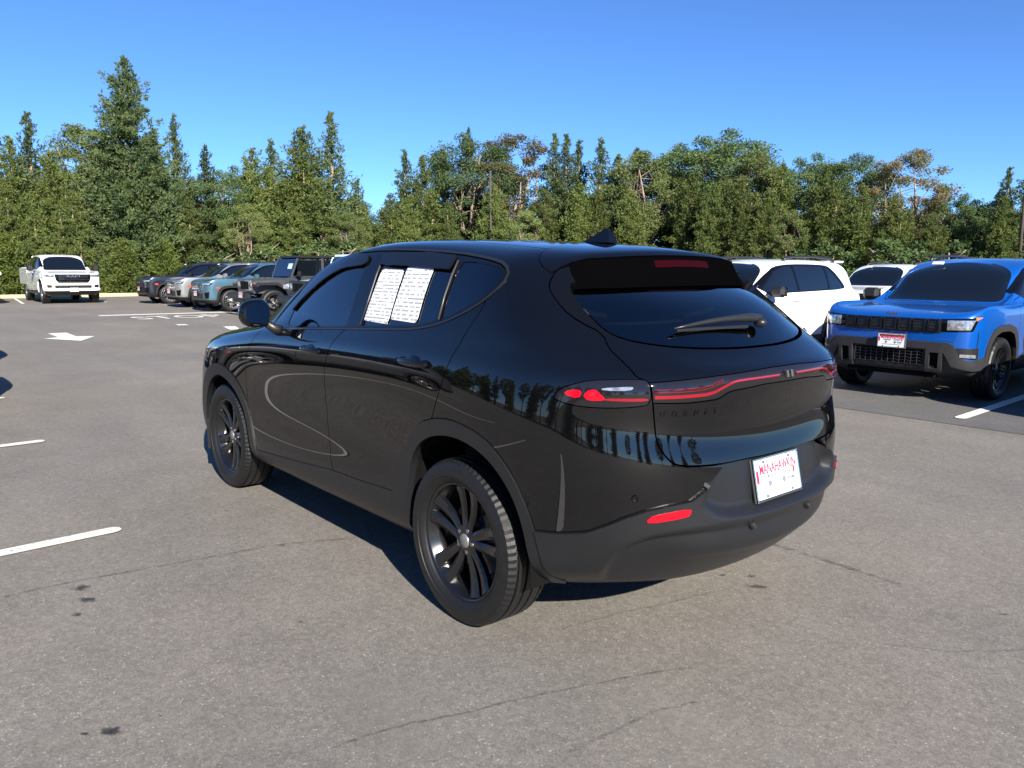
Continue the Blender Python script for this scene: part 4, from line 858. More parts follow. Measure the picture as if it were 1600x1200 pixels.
def build_suv(paint_key, label, style, name='parked_suv', group='sport utility vehicles parked in the lot'):
    car = empty(name); tag(car, label, 'suv', group); pm = MAT[paint_key]
    ai = [arch_poly(2.87, .45, .45, .80), arch_poly(0, .45, .45, .80)]; ao = [arch_poly(2.87, .53, .53, .875), arch_poly(0, .53, .53, .875)]
    if style == 'rugged': clad = [(0, .70), (1.0, .70), (1.35, .66), (1.7, .52), (2.2, .50), (3, .56), (5, .48), (9, .48), (10.3, .55), (11, .60), (14, .60)]; am = MAT['clad_grey']
    else: clad = [(0, .40), (3, .40), (5, .42), (9, .42), (10.5, .45), (14, .45)]; am = MAT['black_plastic']
    B = vehicle_shell(car, SUV_NET, pm, (110, 90), clad, dict(arch_in=ai, arch_out=ao, arch_mat=am, handle_mat=pm, low_mat=MAT['clad_grey'] if style == 'rugged' else MAT['black_plastic']))
    P = surface_patch(SUV_NET, 0, 3.2, .6, 7.4, 150, 150); yw = .526
    if style == 'rugged':
        slot_grille(car, P, yw, 3.95, 5.25, .54, MAT['black_plastic'], MAT['rim_black'])
        hl = nose_piece(car, 'headlight', P, [(1.06, 3.98), (1.16, 3.98), (2.02, 4.05), (2.25, 5.05), (2.45, 5.42), (1.06, 5.36)], MAT['gloss'], .006, .015)
        for (o, q) in zip(nose_piece(car, 'lens', P, [(1.20, 4.12), (1.92, 4.18), (2.10, 5.05), (1.20, 5.15)], MAT['lamp_clear'], .010, .004), hl): o.parent = q
        for (o, q) in zip(nose_piece(car, 'side_marker', P, [(2.12, 4.95), (2.45, 5.35), (2.10, 5.38)], MAT['amber'], .012, .006), hl): o.parent = q
        nose_piece(car, 'bumper_bar', P, [(-1, 2.62), (1.12, 2.62), (1.40, 1.55), (2.05, 1.30), (2.9, 1.30), (2.9, 1.75), (2.0, 1.85), (1.62, 2.10), (1.42, 2.95), (1.28, 3.12), (-1, 3.12)], MAT['clad_grey'], .040, .04, None, 'sym')
        nose_piece(car, 'lower_grille', P, [(-1, 1.55), (.70, 1.55), (.70, 2.5), (-1, 2.5)], MAT['inner'], .012, .01, None, 'sym')
        mesh_ = MB(); half = .39
        for r_ in range(5):
            z = .435+.035*r_; mesh_.tube([(3.762, -half+2*half*i/12, z+(.007 if i % 2 else -.007)) for i in range(13)], .0055, 5)
        for i in range(13): mesh_.tube([(3.764, -half+2*half*i/12, .432), (3.764, -half+2*half*i/12, .58)], .004, 5)
        tag(mesh_.build('grille_mesh', MAT['black_plastic'], car), kind='stuff')
        nose_piece(car, 'lower_lip', P, [(-1, 1.25), (.98, 1.25), (.98, 1.50), (-1, 1.50)], MAT['clad_grey'], .030, .02, None, 'sym')
        nose_piece(car, 'tow_hook_frame', P, [(.78, 1.15), (1.16, 1.15), (1.16, 2.55), (1.08, 2.68), (.78, 2.68)], MAT['clad_grey'], .050, .05, [(.86, 1.40), (1.07, 1.40), (1.07, 2.40), (.86, 2.40)])
        nose_piece(car, 'hook_recess', P, [(.84, 1.3), (1.1, 1.3), (1.1, 2.5), (.84, 2.5)], MAT['inner'], .014, 0)
        nose_piece(car, 'fog_panel', P, [(1.52, 2.15), (2.35, 2.0), (2.35, 2.75), (1.50, 2.75)], MAT['black_plastic'], .014, .012)
        nose_piece(car, 'fog_lamp', P, [(1.62, 2.15), (2.2, 2.1), (2.2, 2.32), (1.62, 2.35)], MAT['lamp_clear'], .022, .008)
        nose_piece(car, 'bumper_seam', P, [(2.28, 2.75), (2.32, 2.75), (2.32, 4.0), (2.28, 4.0)], MAT['black_plastic'], .003, 0)
        text_obj('lettering', 'Jeep', .075, MAT['granite_paint'], car, (3.712, 0, .992), Matrix.Rotation(math.pi/2, 4, 'Z') @ Matrix.Rotation(math.radians(52), 4, 'X'), extrude=.002)
        license_plate(car, 3.830, .690, -.05, 1, .06)
        MB().box((3.80, .06, .690), (.06, .30, .15), .01).build('plate_mount', MAT['black_plastic'], car)
    else:
        slot_grille(car, P, yw, 4.0, 5.3, .50, MAT['black_plastic'], MAT['chrome'], 2)
        hl = nose_piece(car, 'headlight', P, [(1.0, 4.35), (2.25, 4.45), (2.5, 5.25), (1.0, 5.35)], MAT['gloss'], .006, .012)
        for (o, q) in zip(nose_piece(car, 'lens', P, [(1.08, 4.50), (2.1, 4.58), (2.3, 5.10), (1.08, 5.2)], MAT['lamp_clear'], .010, .004), hl): o.parent = q
        nose_piece(car, 'lower_grille', P, [(-1, 1.5), (1.0, 1.5), (1.05, 2.6), (-1, 2.6)], MAT['black_plastic'], .008, .01, None, 'sym')
        nose_piece(car, 'bumper_vent', P, [(1.45, 1.6), (1.95, 1.6), (2.1, 2.9), (1.35, 2.7)], MAT['inner'], .006, .01)
        nose_piece(car, 'side_marker', P, [(2.75, 3.6), (3.05, 3.6), (3.05, 4.0), (2.75, 4.0)], MAT['orange_red'], .008, .006)
        license_plate(car, 3.79, .60, -.05, 1)
    for s in (1, -1):
        rl = MB().tube([(1.28, s*.60, 1.625), (1.18, s*.60, 1.675), (.9, s*.60, 1.695), (.3, s*.60, 1.695), (-.15, s*.595, 1.675), (-.30, s*.59, 1.62)], [.022, .022, .018, .018, .022, .022], 8).build('roof_rail', MAT['black_plastic'], car, True)
    MB().box((-.63, 0, 1.625), (.26, 1.10, .035), .015).build('roof_spoiler', pm, car)
    mirrors(car, 2.06, 1.03, 1.17, MAT['black_plastic'] if style == 'rugged' else pm)
    MB().box((1.83, -.28, 1.585), (.012, .14, .055), .002, rot=Matrix.Rotation(-.90, 3, 'Y')).build('window_sticker', MAT['white_plate'], car)
    wheel_well(car, ai[0], .88, .5); wheel_well(car, ai[1], .88, .5)
    MB().box((1.4, 0, .32), (4.6, 1.0, .06), .01).box((1.43, 0, .33), (1.8, 1.7, .07), .01).build('floor_pan', MAT['inner'], car)
    w = build_wheel(.365, .245, .235, 'split' if style != 'rugged' else 'y', car, 5, 'rim_grey' if style != 'rugged' else 'rim_black', 60)
    place_wheels(w, .365, (0, 2.87), .785, car)
    return car
def place(o, x, y, rz): o.location = (x, y, 0); o.rotation_euler = (0, 0, rz); return o
def recolour(root, old, new):
    for o in [root]+list(root.children_recursive):
        if o.type == 'MESH' and o.data.materials and o.data.materials[0] == old:
            o.material_slots[0].link = 'OBJECT'; o.material_slots[0].material = new
def variant(proto, old, new, label, x, y, rz=math.pi/2):
    c = copy_tree(proto); c['label'] = label; recolour(c, MAT[old], MAT[new]); return place(c, x, y, rz)
UP = math.pi/2
blue = place(build_suv('blue_paint', 'bright blue boxy suv with black grille facing the driving lane', 'rugged'), 1.50, -6.40-3.75, UP)
variant(blue, 'blue_paint', 'white_paint', 'white suv with black roof rails parked beside the blue suv', 4.60, -5.75-3.75)
variant(blue, 'blue_paint', 'white_paint', 'white suv in the row behind the blue suv, only its roof showing', 6.55, -15.2-3.75)
variant(blue, 'blue_paint', 'granite_paint', 'dark grey suv next to the white stall line, shadow reaching the blue suv', -1.36, -6.05-3.75)
grand = place(build_suv('navy_paint', 'dark navy suv at the far end of the parked row by the kerb', 'smooth'), 31.1, -5.9-3.75, UP)
variant(grand, 'navy_paint', 'grey_paint', 'silver grey suv parked between the navy suv and the teal suv', 27.3, -5.95-3.75)
variant(grand, 'navy_paint', 'teal_paint', 'teal blue suv parked beside the dark grey off-road vehicle', 24.2, -5.9-3.75)
variant(grand, 'navy_paint', 'white_paint', 'white vehicle beside the white pickup, only its front corner showing', 37.0, -.55, math.pi)
variant(grand, 'navy_paint', 'granite_paint', 'dark suv in the open stalls whose nose casts a shadow', 7.65, 1.86+3.75, -UP)
variant(grand, 'navy_paint', 'grey_paint', 'grey suv farther along the open stalls, only its shadow showing', 11.65, 1.42+3.75, -UP)

def build_pickup():
    car = empty('pickup_truck'); tag(car, 'white crew cab pickup truck with dark grille by the kerb', 'truck'); pm = MAT['white_paint']
    sy, sz = 1.135, 1.185
    net = [[(x, y*sy, (z*sz if z > .5 else z*1.25)) for x, y, z in r] for r in SUV_NET]
    keep = lambda A: np.maximum(A[:, 0]-.10, 1.25-A[:, 2])
    ai = [arch_poly(2.87, .52, .52, .98)]; ao = [arch_poly(2.87, .57, .57, 1.02)]
    vehicle_shell(car, net, pm, (100, 80), [(0, .52), (3, .52), (9, .50), (14, .50)], dict(arch_in=ai, arch_out=ao, arch_mat=pm, keep=keep, sz=sz, sy=sy, handle_mat=pm, doors=2))
    MB().box((.06, 0, 1.55), (.06, 1.62, .70), .04).build('cab_back', pm, car)
    bed = MB()
    for s in (1, -1): bed.box((-1.05, s*.965, 1.04), (2.05, .12, .72), .04)
    bed.box((-2.05, 0, 1.06), (.10, 1.9, .70), .03).box((-1.05, 0, .75), (2.0, 1.86, .08), .02); bed.build('cargo_bed', pm, car)
    P = surface_patch(net, 0, 3.2, .6, 7.4, 110, 110)
    g = nose_piece(car, 'grille', P, [(-1, 3.15), (.86, 3.15), (1.02, 3.8), (1.12, 5.5), (1.05, 5.8), (-1, 5.9)], MAT['gloss'], .012, .012, None, 'sym')[0]
    for i in range(5):
        vv = 3.4+.45*i; o = nose_piece(car, 'grille_bar', P, [(-1, vv), (.85, vv), (.85, vv+.11), (-1, vv+.11)], MAT['black_plastic'], .024, .012, None, 'sym')[0]; o.parent = g
    text_obj('lettering', 'RAM', .11, MAT['rim_grey'], car, (3.79, 0, 1.085), Matrix.Rotation(math.pi/2, 4, 'Z') @ Matrix.Rotation(math.pi/2, 4, 'X'), width=.45)
    hl = nose_piece(car, 'headlight', P, [(1.10, 4.7), (1.9, 4.65), (2.35, 5.4), (1.16, 5.6)], MAT['gloss'], .008, .012)
    for (o, q) in zip(nose_piece(car, 'lens', P, [(1.15, 5.02), (2.0, 5.0), (2.15, 5.25), (1.17, 5.32)], MAT['lamp_clear'], .013, .004), hl): o.parent = q
    nose_piece(car, 'bumper_intake', P, [(-1, 2.05), (1.12, 2.05), (1.12, 2.65), (-1, 2.65)], MAT['black_plastic'], .012, .01, None, 'sym')
    nose_piece(car, 'fog_lamp', P, [(1.35, 2.15), (1.85, 2.15), (1.85, 2.75), (1.35, 2.7)], MAT['black_plastic'], .012, .01)
    nose_piece(car, 'front_bumper', P, [(-1, 1.5), (2.6, 1.5), (2.6, 1.95), (-1, 1.95)], pm, .030, .03, None, 'sym')
    license_plate(car, 3.815, .56, 0, 1)
    mirrors(car, 2.02, 1.19, 1.42, MAT['black_plastic'], (.08, .12, .13))
    wheel_well(car, ai[0], .96, .5)
    MB().box((.8, 0, .48), (5.6, 1.0, .12), .01).box((1.3, 0, .45), (1.9, 1.8, .10), .01).build('chassis', MAT['inner'], car)
    st = MB()
    for s in (1, -1): st.tube([(2.1, s*1.03, .42), (.3, s*1.03, .42)], .05, 8)
    st.build('side_step', MAT['black_plastic'], car)
    w = build_wheel(.415, .26, .27, 'split', car, 6, 'rim_grey', 60); place_wheels(w, .415, (-.80, 2.87), .87, car)
    return car
place(build_pickup(), 35.9, -3.74, math.pi)

def build_offroad(pk, label, top):
    car = empty('offroad_vehicle'); tag(car, label, 'suv', 'boxy off-road vehicles in the far row'); pm = MAT[pk]
    MB().box((1.15, 0, .86), (2.55, 1.52, .62), .05).build('tub', pm, car)
    hood = MB(); V = []
    for x, wy, z in ((2.35, .70, 1.16), (2.9, .64, 1.15), (3.38, .56, 1.10)):
        V += [(x, wy, .70), (x, wy, z-.05), (x, wy-.06, z), (x, 0, z+.03), (x, -wy+.06, z), (x, -wy, z-.05), (x, -wy, .70)]
    F = []
    for i in range(2):
        for j in range(6): F.append((i*7+j, i*7+j+1, (i+1)*7+j+1, (i+1)*7+j))
    F.append(tuple(range(14, 21))); hood.add(V, F).build('hood', pm, car)
    g = MB().box((3.40, 0, .93), (.05, 1.16, .40), .03).build('grille', pm if top == 'hard' else MAT['black_plastic'], car)
    for k in range(7): MB().box((3.427, -.27+.09*k, .94), (.012, .062, .24), .005).build('grille_slot', MAT['inner'], g)
    for s in (1, -1):
        h = MB().lathe([(.0, 3.445), (.085, 3.44), (.10, 3.42), (.105, 3.36)], 24, 'x', (0, s*.47, .96)).build('headlight', MAT['lamp_clear'], car, True)
        f = MB(); pr = [(3.42, .90), (3.44, .98), (3.30, 1.03), (2.75, 1.03), (2.45, .80), (2.34, .55), (2.42, .55), (2.52, .78), (2.78, .95), (3.28, .96)]
        f.prism(pr, s*.60, s*.95); f.build('fender_flare', MAT['black_plastic'] if top == 'hard' else pm, car)
        MB().box((3.40, s*.78, .97), (.07, .14, .05), .015).build('turn_lamp', MAT['amber'], car)
        f = MB(); pr = [(.52, .62), (.42, .92), (.22, 1.03), (-.32, 1.03), (-.5, .8), (-.42, .78), (-.28, .95), (.18, .95), (.34, .86), (.44, .62)]
        f.prism(pr, s*.70, s*.95); f.build('fender_flare', MAT['black_plastic'], car)
    MB().box((3.62, 0, .62), (.18, 1.62, .20), .05).box((3.55, 0, .48), (.2, .9, .12), .03).build('front_bumper', MAT['black_plastic'], car)
    license_plate(car, 3.735, .66, 0, 1, .45)
    for s in (1, -1):
        fr = MB()
        fr.box((2.12, s*.70, 1.46), (.06, .07, .66), .02, rot=Matrix.Rotation(-.36, 3, 'Y'))
        for x in (1.18, .30): fr.box((x, s*.70, 1.46), (.09, .06, .62), .02)
        fr.box((1.0, s*.70, 1.19), (2.4, .06, .06), .02).build('cab_frame', pm, car)
    MB().box((2.13, 0, 1.47), (.02, 1.34, .58), .006, rot=Matrix.Rotation(-.36, 3, 'Y')).build('windshield', MAT['dark_glass'], car)
    MB().box((2.135, .42, 1.52), (.012, .26, .18), .003, rot=Matrix.Rotation(-.36, 3, 'Y')).build('window_sticker', MAT['mint_paint'], car)
    for s in (1, -1):
        MB().box((1.62, s*.70, 1.47), (.80, .015, .50), .004).build('side_window', MAT['dark_glass'], car)
        MB().box((.74, s*.70, 1.47), (.76, .015, .50), .004).build('side_window', MAT['dark_glass'], car)
    MB().box((.85, 0, 1.80), (2.25, 1.44, .10), .04).box((-.20, 0, 1.5), (.06, 1.40, .6), .02).build('hard_top', MAT['black_plastic'] if top == 'hard' else pm, car)
    mirrors(car, 2.08, .95, 1.28, MAT['black_plastic'], (.05, .10, .09))
    MB().tube([(-.42, -.25, 1.0), (-.62, -.25, 1.0)], .38, 24).build('spare_wheel', MAT['tyre'], car, True)
    MB().box((1.4, 0, .50), (4.0, .9, .14), .02).build('chassis', MAT['inner'], car)
    w = build_wheel(.405, .24, .26, 'split', car, 5, 'rim_black', 54); place_wheels(w, .405, (0, 2.87), .80, car)
    return car
place(build_offroad('granite_paint', 'charcoal grey boxy off-road vehicle with round headlights and black top', 'hard'), 20.75, -5.95-3.7, UP)
place(build_offroad('mint_paint', 'pale mint boxy off-road vehicle partly hidden by the black crossover', 'pale'), 17.1, -6.0-3.7, UP)
# ------------------------------------------------------------------ trees
def leaf_mat(name, col, col2, trans=.42):
    m = mat(name, col, rough=.65, spec=.3); nt, b = nodes(m); L = nt.links.new; tc = nt.nodes['Texture Coordinate']
    n = nt.nodes.new('ShaderNodeTexNoise'); n.inputs['Scale'].default_value = .9; n.inputs['Detail'].default_value = 5; L(tc.outputs['Object'], n.inputs['Vector'])
    r = nt.nodes.new('ShaderNodeMapRange'); r.inputs[1].default_value = .35; r.inputs[2].default_value = .65; L(n.outputs[0], r.inputs[0])
    mx = nt.nodes.new('ShaderNodeMix'); mx.data_type = 'RGBA'; mx.inputs['A'].default_value = (*col, 1); mx.inputs['B'].default_value = (*col2, 1); L(r.outputs[0], mx.inputs['Factor'])
    oi = nt.nodes.new('ShaderNodeObjectInfo'); hs = nt.nodes.new('ShaderNodeHueSaturation'); r2 = nt.nodes.new('ShaderNodeMapRange'); r2.inputs[3].default_value = .75; r2.inputs[4].default_value = 1.3; L(oi.outputs['Random'], r2.inputs[0]); L(r2.outputs[0], hs.inputs['Value'])
    L(mx.outputs['Result'], hs.inputs['Color']); L(hs.outputs['Color'], b.inputs['Base Color'])
    out = nt.nodes['Material Output']; tl = nt.nodes.new('ShaderNodeBsdfTranslucent'); L(hs.outputs['Color'], tl.inputs[0]); ms = nt.nodes.new('ShaderNodeMixShader'); ms.inputs[0].default_value = trans
    L(b.outputs[0], ms.inputs[1]); L(tl.outputs[0], ms.inputs[2]); L(ms.outputs[0], out.inputs[0]); return m
MAT['cedar'] = leaf_mat('cedar_foliage', (0.098, 0.144, 0.041), (0.171, 0.201, 0.056))
MAT['cedar_dark'] = leaf_mat('dark_cedar_foliage', (0.067, 0.104, 0.044), (0.122, 0.159, 0.059))
MAT['oak'] = leaf_mat('oak_foliage', (0.076, 0.132, 0.049), (0.140, 0.195, 0.071), .45)
MAT['oak_pale'] = leaf_mat('pale_oak_foliage', (0.152, 0.207, 0.067), (0.226, 0.262, 0.091), .45)
MAT['russet'] = leaf_mat('russet_foliage', (0.116, 0.146, 0.061), (0.232, 0.165, 0.079), .45)
MAT['sapling'] = leaf_mat('bright_cedar_foliage', (.095, .135, .030), (.150, .180, .040), .45)
MAT['bark'] = mat('pale_bark', (.26, .20, .15), rough=.9, noise=(5, .35, 5)); MAT['deadwood'] = mat('dead_branch', (.30, .26, .21), rough=.9)
class Leaves:
    def __init__(s, seed): s.r = np.random.RandomState(seed); s.C = []; s.D = []; s.L = []; s.W = []
    def add(s, c, d, l, w): s.C.append(c); s.D.append(d); s.L.append(l); s.W.append(w)
    def build(s, name, m):
        C = np.concatenate(s.C); D = np.concatenate(s.D); D /= np.linalg.norm(D, axis=1, keepdims=True)+1e-9; L_ = np.concatenate(s.L)[:, None]; W = np.concatenate(s.W)[:, None]
        n = len(C); q = s.r.normal(size=(n, 3)); S = np.cross(D, q); S /= np.linalg.norm(S, axis=1, keepdims=True)+1e-9
        V = np.stack([C, C+D*L_*.45+S*W, C+D*L_, C+D*L_*.45-S*W], 1).reshape(-1, 3)
        me = bpy.data.meshes.new(name); me.vertices.add(4*n); me.vertices.foreach_set('co', V.ravel()); me.loops.add(4*n); me.loops.foreach_set('vertex_index', np.arange(4*n)); me.polygons.add(n)
        me.polygons.foreach_set('loop_start', np.arange(0, 4*n, 4)); me.update(calc_edges=True); me.materials.append(m); return me
def unit(r, n): v = r.normal(size=(n, 3)); return v/np.linalg.norm(v, axis=1, keepdims=True)
def conifer(seed, H, R, m, clear=.4, leaders=3, power=.8, dens=1.0, leaf=.21, droop=.15):
    lv = Leaves(seed); r = lv.r; wood = MB(); H0 = H
    tops = [(0, 0, H, R, clear)]
    for k in range(leaders):
        a = r.uniform(0, 6.28); q = r.uniform(.25, .6)*R; tops.append((q*math.cos(a), q*math.sin(a), H*r.uniform(.55, .86), R*r.uniform(.45, .65), clear+H*r.uniform(.1, .25)))
    for ti, (ox, oy, h, rad, cl) in enumerate(tops):
        wood.tube([(ox*.2, oy*.2, 0), (ox*.7, oy*.7, h*.4), (ox, oy, h*.97)], [.024*H+.03, .013*H+.02, .012], 7)
        for q_ in range(int(cl*6)):
            a = r.uniform(0, 6.28); z = r.uniform(.25, 1.15)*cl; L_ = r.uniform(.3, 1.0)*rad; p0 = np.array([ox*.5, oy*.5, z]); wood.tube([p0, p0+np.array([math.cos(a)*L_, math.sin(a)*L_, r.uniform(-.2, .35)*L_])], [.018, .005], 4, False)
        nb = int(h*15*dens*(1 if ti == 0 else .7))
        for b in range(nb):
            f = (b+r.rand())/nb; z = cl+(h-cl)*f**1.05; L_ = rad*(1-f)**power*r.uniform(.55, 1.12)+.05+.14*(1-f)
            if r.rand() < .12: L_ *= 1.3
            a = r.uniform(0, 6.28); e = (-droop+.95*f**1.5+r.normal()*.14); d = np.array([math.cos(a)*math.cos(e), math.sin(a)*math.cos(e), math.sin(e)])
            p0 = np.array([ox*(.3+.7*f), oy*(.3+.7*f), z])
            if L_ > .9 and r.rand() < .35: wood.tube([p0, p0+d*L_*.8], [.022, .006], 4, False)
            nt_ = max(2, int(L_/.17)); ts = np.linspace(.22, 1, nt_)
            cen = p0+d*L_*ts[:, None]+np.stack([0*ts, 0*ts, .10*L_*ts**2], 1)+r.normal(size=(nt_, 3))*.06*(1+L_*.4)
            k = 13; C = np.repeat(cen, k, 0)+r.normal(size=(nt_*k, 3))*(.035+.05*min(1, (1-f)*4)); D = d*.7+unit(r, nt_*k)*.85+np.array([0, 0, .30])
            lv.add(C, D, leaf*(.55+.45*min(1, (1-f)*4))*r.uniform(.6, 1.3, nt_*k), leaf*.16*r.uniform(.7, 1.4, nt_*k))
    return lv.build('crown', m), wood
def broadleaf(seed, H, R, m, clusters=70, per=120, leaf=.115, open_=0.0, clear=.35):
    lv = Leaves(seed); r = lv.r; wood = MB(); zc = H*(clear+1)/2; hz = H*(1-clear)/2
    fork = np.array([r.normal()*.2, r.normal()*.2, H*clear*.8]); wood.tube([(0, 0, 0), fork*[.5, .5, .5], fork], [.03*H, .024*H, .02*H], 8)
    limbs = []
    for k in range(7):
        a = k*.9+r.rand()*.5; e = fork+np.array([math.cos(a)*R*r.uniform(.4, .75), math.sin(a)*R*r.uniform(.4, .75), (H-fork[2])*r.uniform(.45, .85)]); mid = (fork+e)/2+r.normal(size=3)*.25
        wood.tube([fork, mid, e], [.014*H, .009*H, .02], 6); limbs.append((fork, mid, e))
    for c in range(clusters):
        u = unit(r, 1)[0]; q = r.uniform(.45, 1.0)**.5; p = np.array([u[0]*R*q, u[1]*R*q, zc+u[2]*hz*q]); 
        if p[2] < H*clear*.8: continue
        if r.rand() < open_: continue
        cr = r.uniform(.35, .75)*(R/3.0); f, mi, e = limbs[r.randint(7)]
        if r.rand() < .5: wood.tube([mi+(e-mi)*r.rand(), p], [.02, .006], 4, False)
        o = unit(r, per)*cr*r.uniform(.3, 1, (per, 1))*np.array([1.15, 1.15, .8]); D = o/cr*.8+unit(r, per)*.8+np.array([0, 0, -.15])
        lv.add(p+o, D, leaf*r.uniform(.6, 1.4, per), leaf*.34*r.uniform(.7, 1.3, per))
    return lv.build('crown', m), wood
PROTO = {}
def proto(key, H, mesh_wood, label, cat='tree', group='woodland edge trees'):
    me, wood = mesh_wood; wm = bpy.data.meshes.new('trunk'); wm.from_pydata([tuple(v) for v in np.array(wood.V).tolist()], [], wood.F, shade_flat=False); wm.materials.append(MAT['bark']); PROTO[key] = (H, me, wm, label, cat, group)
proto('cedar_big', 14, conifer(1, 14, 4.6, MAT['cedar_dark'], .8, 5, .85, 1.7, .24), 'tallest dark cedar with broad layered boughs')
proto('cedar_a', 9, conifer(2, 9, 2.3, MAT['cedar'], .5, 3, .75, 1.5), 'dense olive green cedar')
proto('cedar_b', 9, conifer(3, 9, 2.0, MAT['cedar_dark'], .8, 2, .9, 1.3), 'narrow dark green cedar with ragged top')
proto('cedar_c', 9, conifer(4, 9, 2.7, MAT['cedar'], .3, 4, .65, 1.5), 'broad olive cedar with several tops')
proto('spire', 10, conifer(5, 10, 1.9, MAT['cedar_dark'], 1.8, 1, 1.0, 1.1, .21), 'slim open cedar spire against the sky')
proto('pine', 9, conifer(6, 9, 1.9, MAT['cedar'], 3.2, 2, .6, 1.1, .21, .05), 'conifer with bare pale lower trunk')
proto('oak_a', 9, broadleaf(7, 9, 3.0, MAT['oak'], 110, 280), 'round-headed dark green oak')
proto('oak_b', 8.5, broadleaf(8, 8.5, 2.4, MAT['oak_pale'], 90, 260, .11), 'pale green leafy oak')
proto('oak_r', 9, broadleaf(9, 9, 2.4, MAT['russet'], 80, 220, .11, .15, .4), 'oak with thinning russet leaves')
proto('sapling', 2.6, conifer(10, 2.6, .85, MAT['sapling'], .05, 2, .75, 4.0, .16), 'small bright green cedar sapling', 'shrub', 'young cedars on the verge')
proto('bush', 2.2, broadleaf(11, 2.2, 1.2, MAT['oak'], 46, 120, .10, .1, .08), 'low leafy bush', 'shrub', 'bushes under the trees')
NAME = {'cedar_big': 'cedar_tree', 'cedar_a': 'cedar_tree', 'cedar_b': 'cedar_tree', 'cedar_c': 'cedar_tree', 'spire': 'cedar_tree', 'pine': 'pine_tree', 'oak_a': 'oak_tree', 'oak_b': 'oak_tree', 'oak_r': 'oak_tree', 'sapling': 'cedar_sapling', 'bush': 'leafy_bush'}
def tree(key, x, y, h, wide=1.0, far=False, rz=None, where=''):
    H, me, wm, label, cat, group = PROTO[key]; s = h/H
    e = empty(NAME[key], (x, y, -.02), rnd.uniform(0, 6.28) if rz is None else rz); e.scale = (s*wide, s*wide, s)
    tag(e, label+(' across the lot' if far else where), cat, group if not far else 'trees across the lot')
    for nm, d in (('trunk', wm), ('crown', me)): o = bpy.data.objects.new(nm, d); COL.objects.link(o); o.parent = e
    return e
EDGE = np.array([(44.0, 40), (44.0, -12), (40, -26), (30, -36), (12, -40), (-30, -42)], float)
def edge_hit(px, back=0.0):          # where the sight line of a photo column meets the edge of the woods
    d = px_ray(px, 420)[:2]; o = CAM_POS[:2]; best = None
    for a, b in zip(EDGE[:-1], EDGE[1:]):
        e = b-a; M_ = np.array([[d[0], -e[0]], [d[1], -e[1]]]); det = np.linalg.det(M_)
        if abs(det) < 1e-9: continue
        t, u = np.linalg.solve(M_, a-o)
        if t > 0 and 0 <= u <= 1 and (best is None or t < best): best = t
    t = best+back/np.linalg.norm(d); p = o+d*t; return p, t
def skyline_tree(key, px, top, back=0.0, wide=1.0):
    p, t = edge_hit(px, back); d = px_ray(px, top); k = math.hypot(*(p-CAM_POS[:2]))/math.hypot(d[0], d[1]); h = CAM_POS[2]+k*d[2]
    marks = ((28, 'beside the white vehicle by the kerb'), (165, 'behind the white pickup'), (212, 'between the pickup and the navy suv'), (290, 'behind the navy and silver suvs'), (352, 'behind the teal suv'), (520, 'behind the off-road vehicles'), (640, 'above the gap in the trees'), (850, 'above the black crossover'), (965, 'behind the black crossover antenna'), (1140, 'behind the black crossover tail'), (1345, 'behind the white suvs'), (9999, 'behind the blue suv'))
    w = next(t_ for lim, t_ in marks if px < lim); size = 'tall ' if top < 232 and key not in ('cedar_big',) else ('low ' if 300 <= top < 360 else '')
    e = tree(key, p[0], p[1], h, wide, where=' '+('set back ' if back > 6.5 else '')+w); e['label'] = size+e['label']
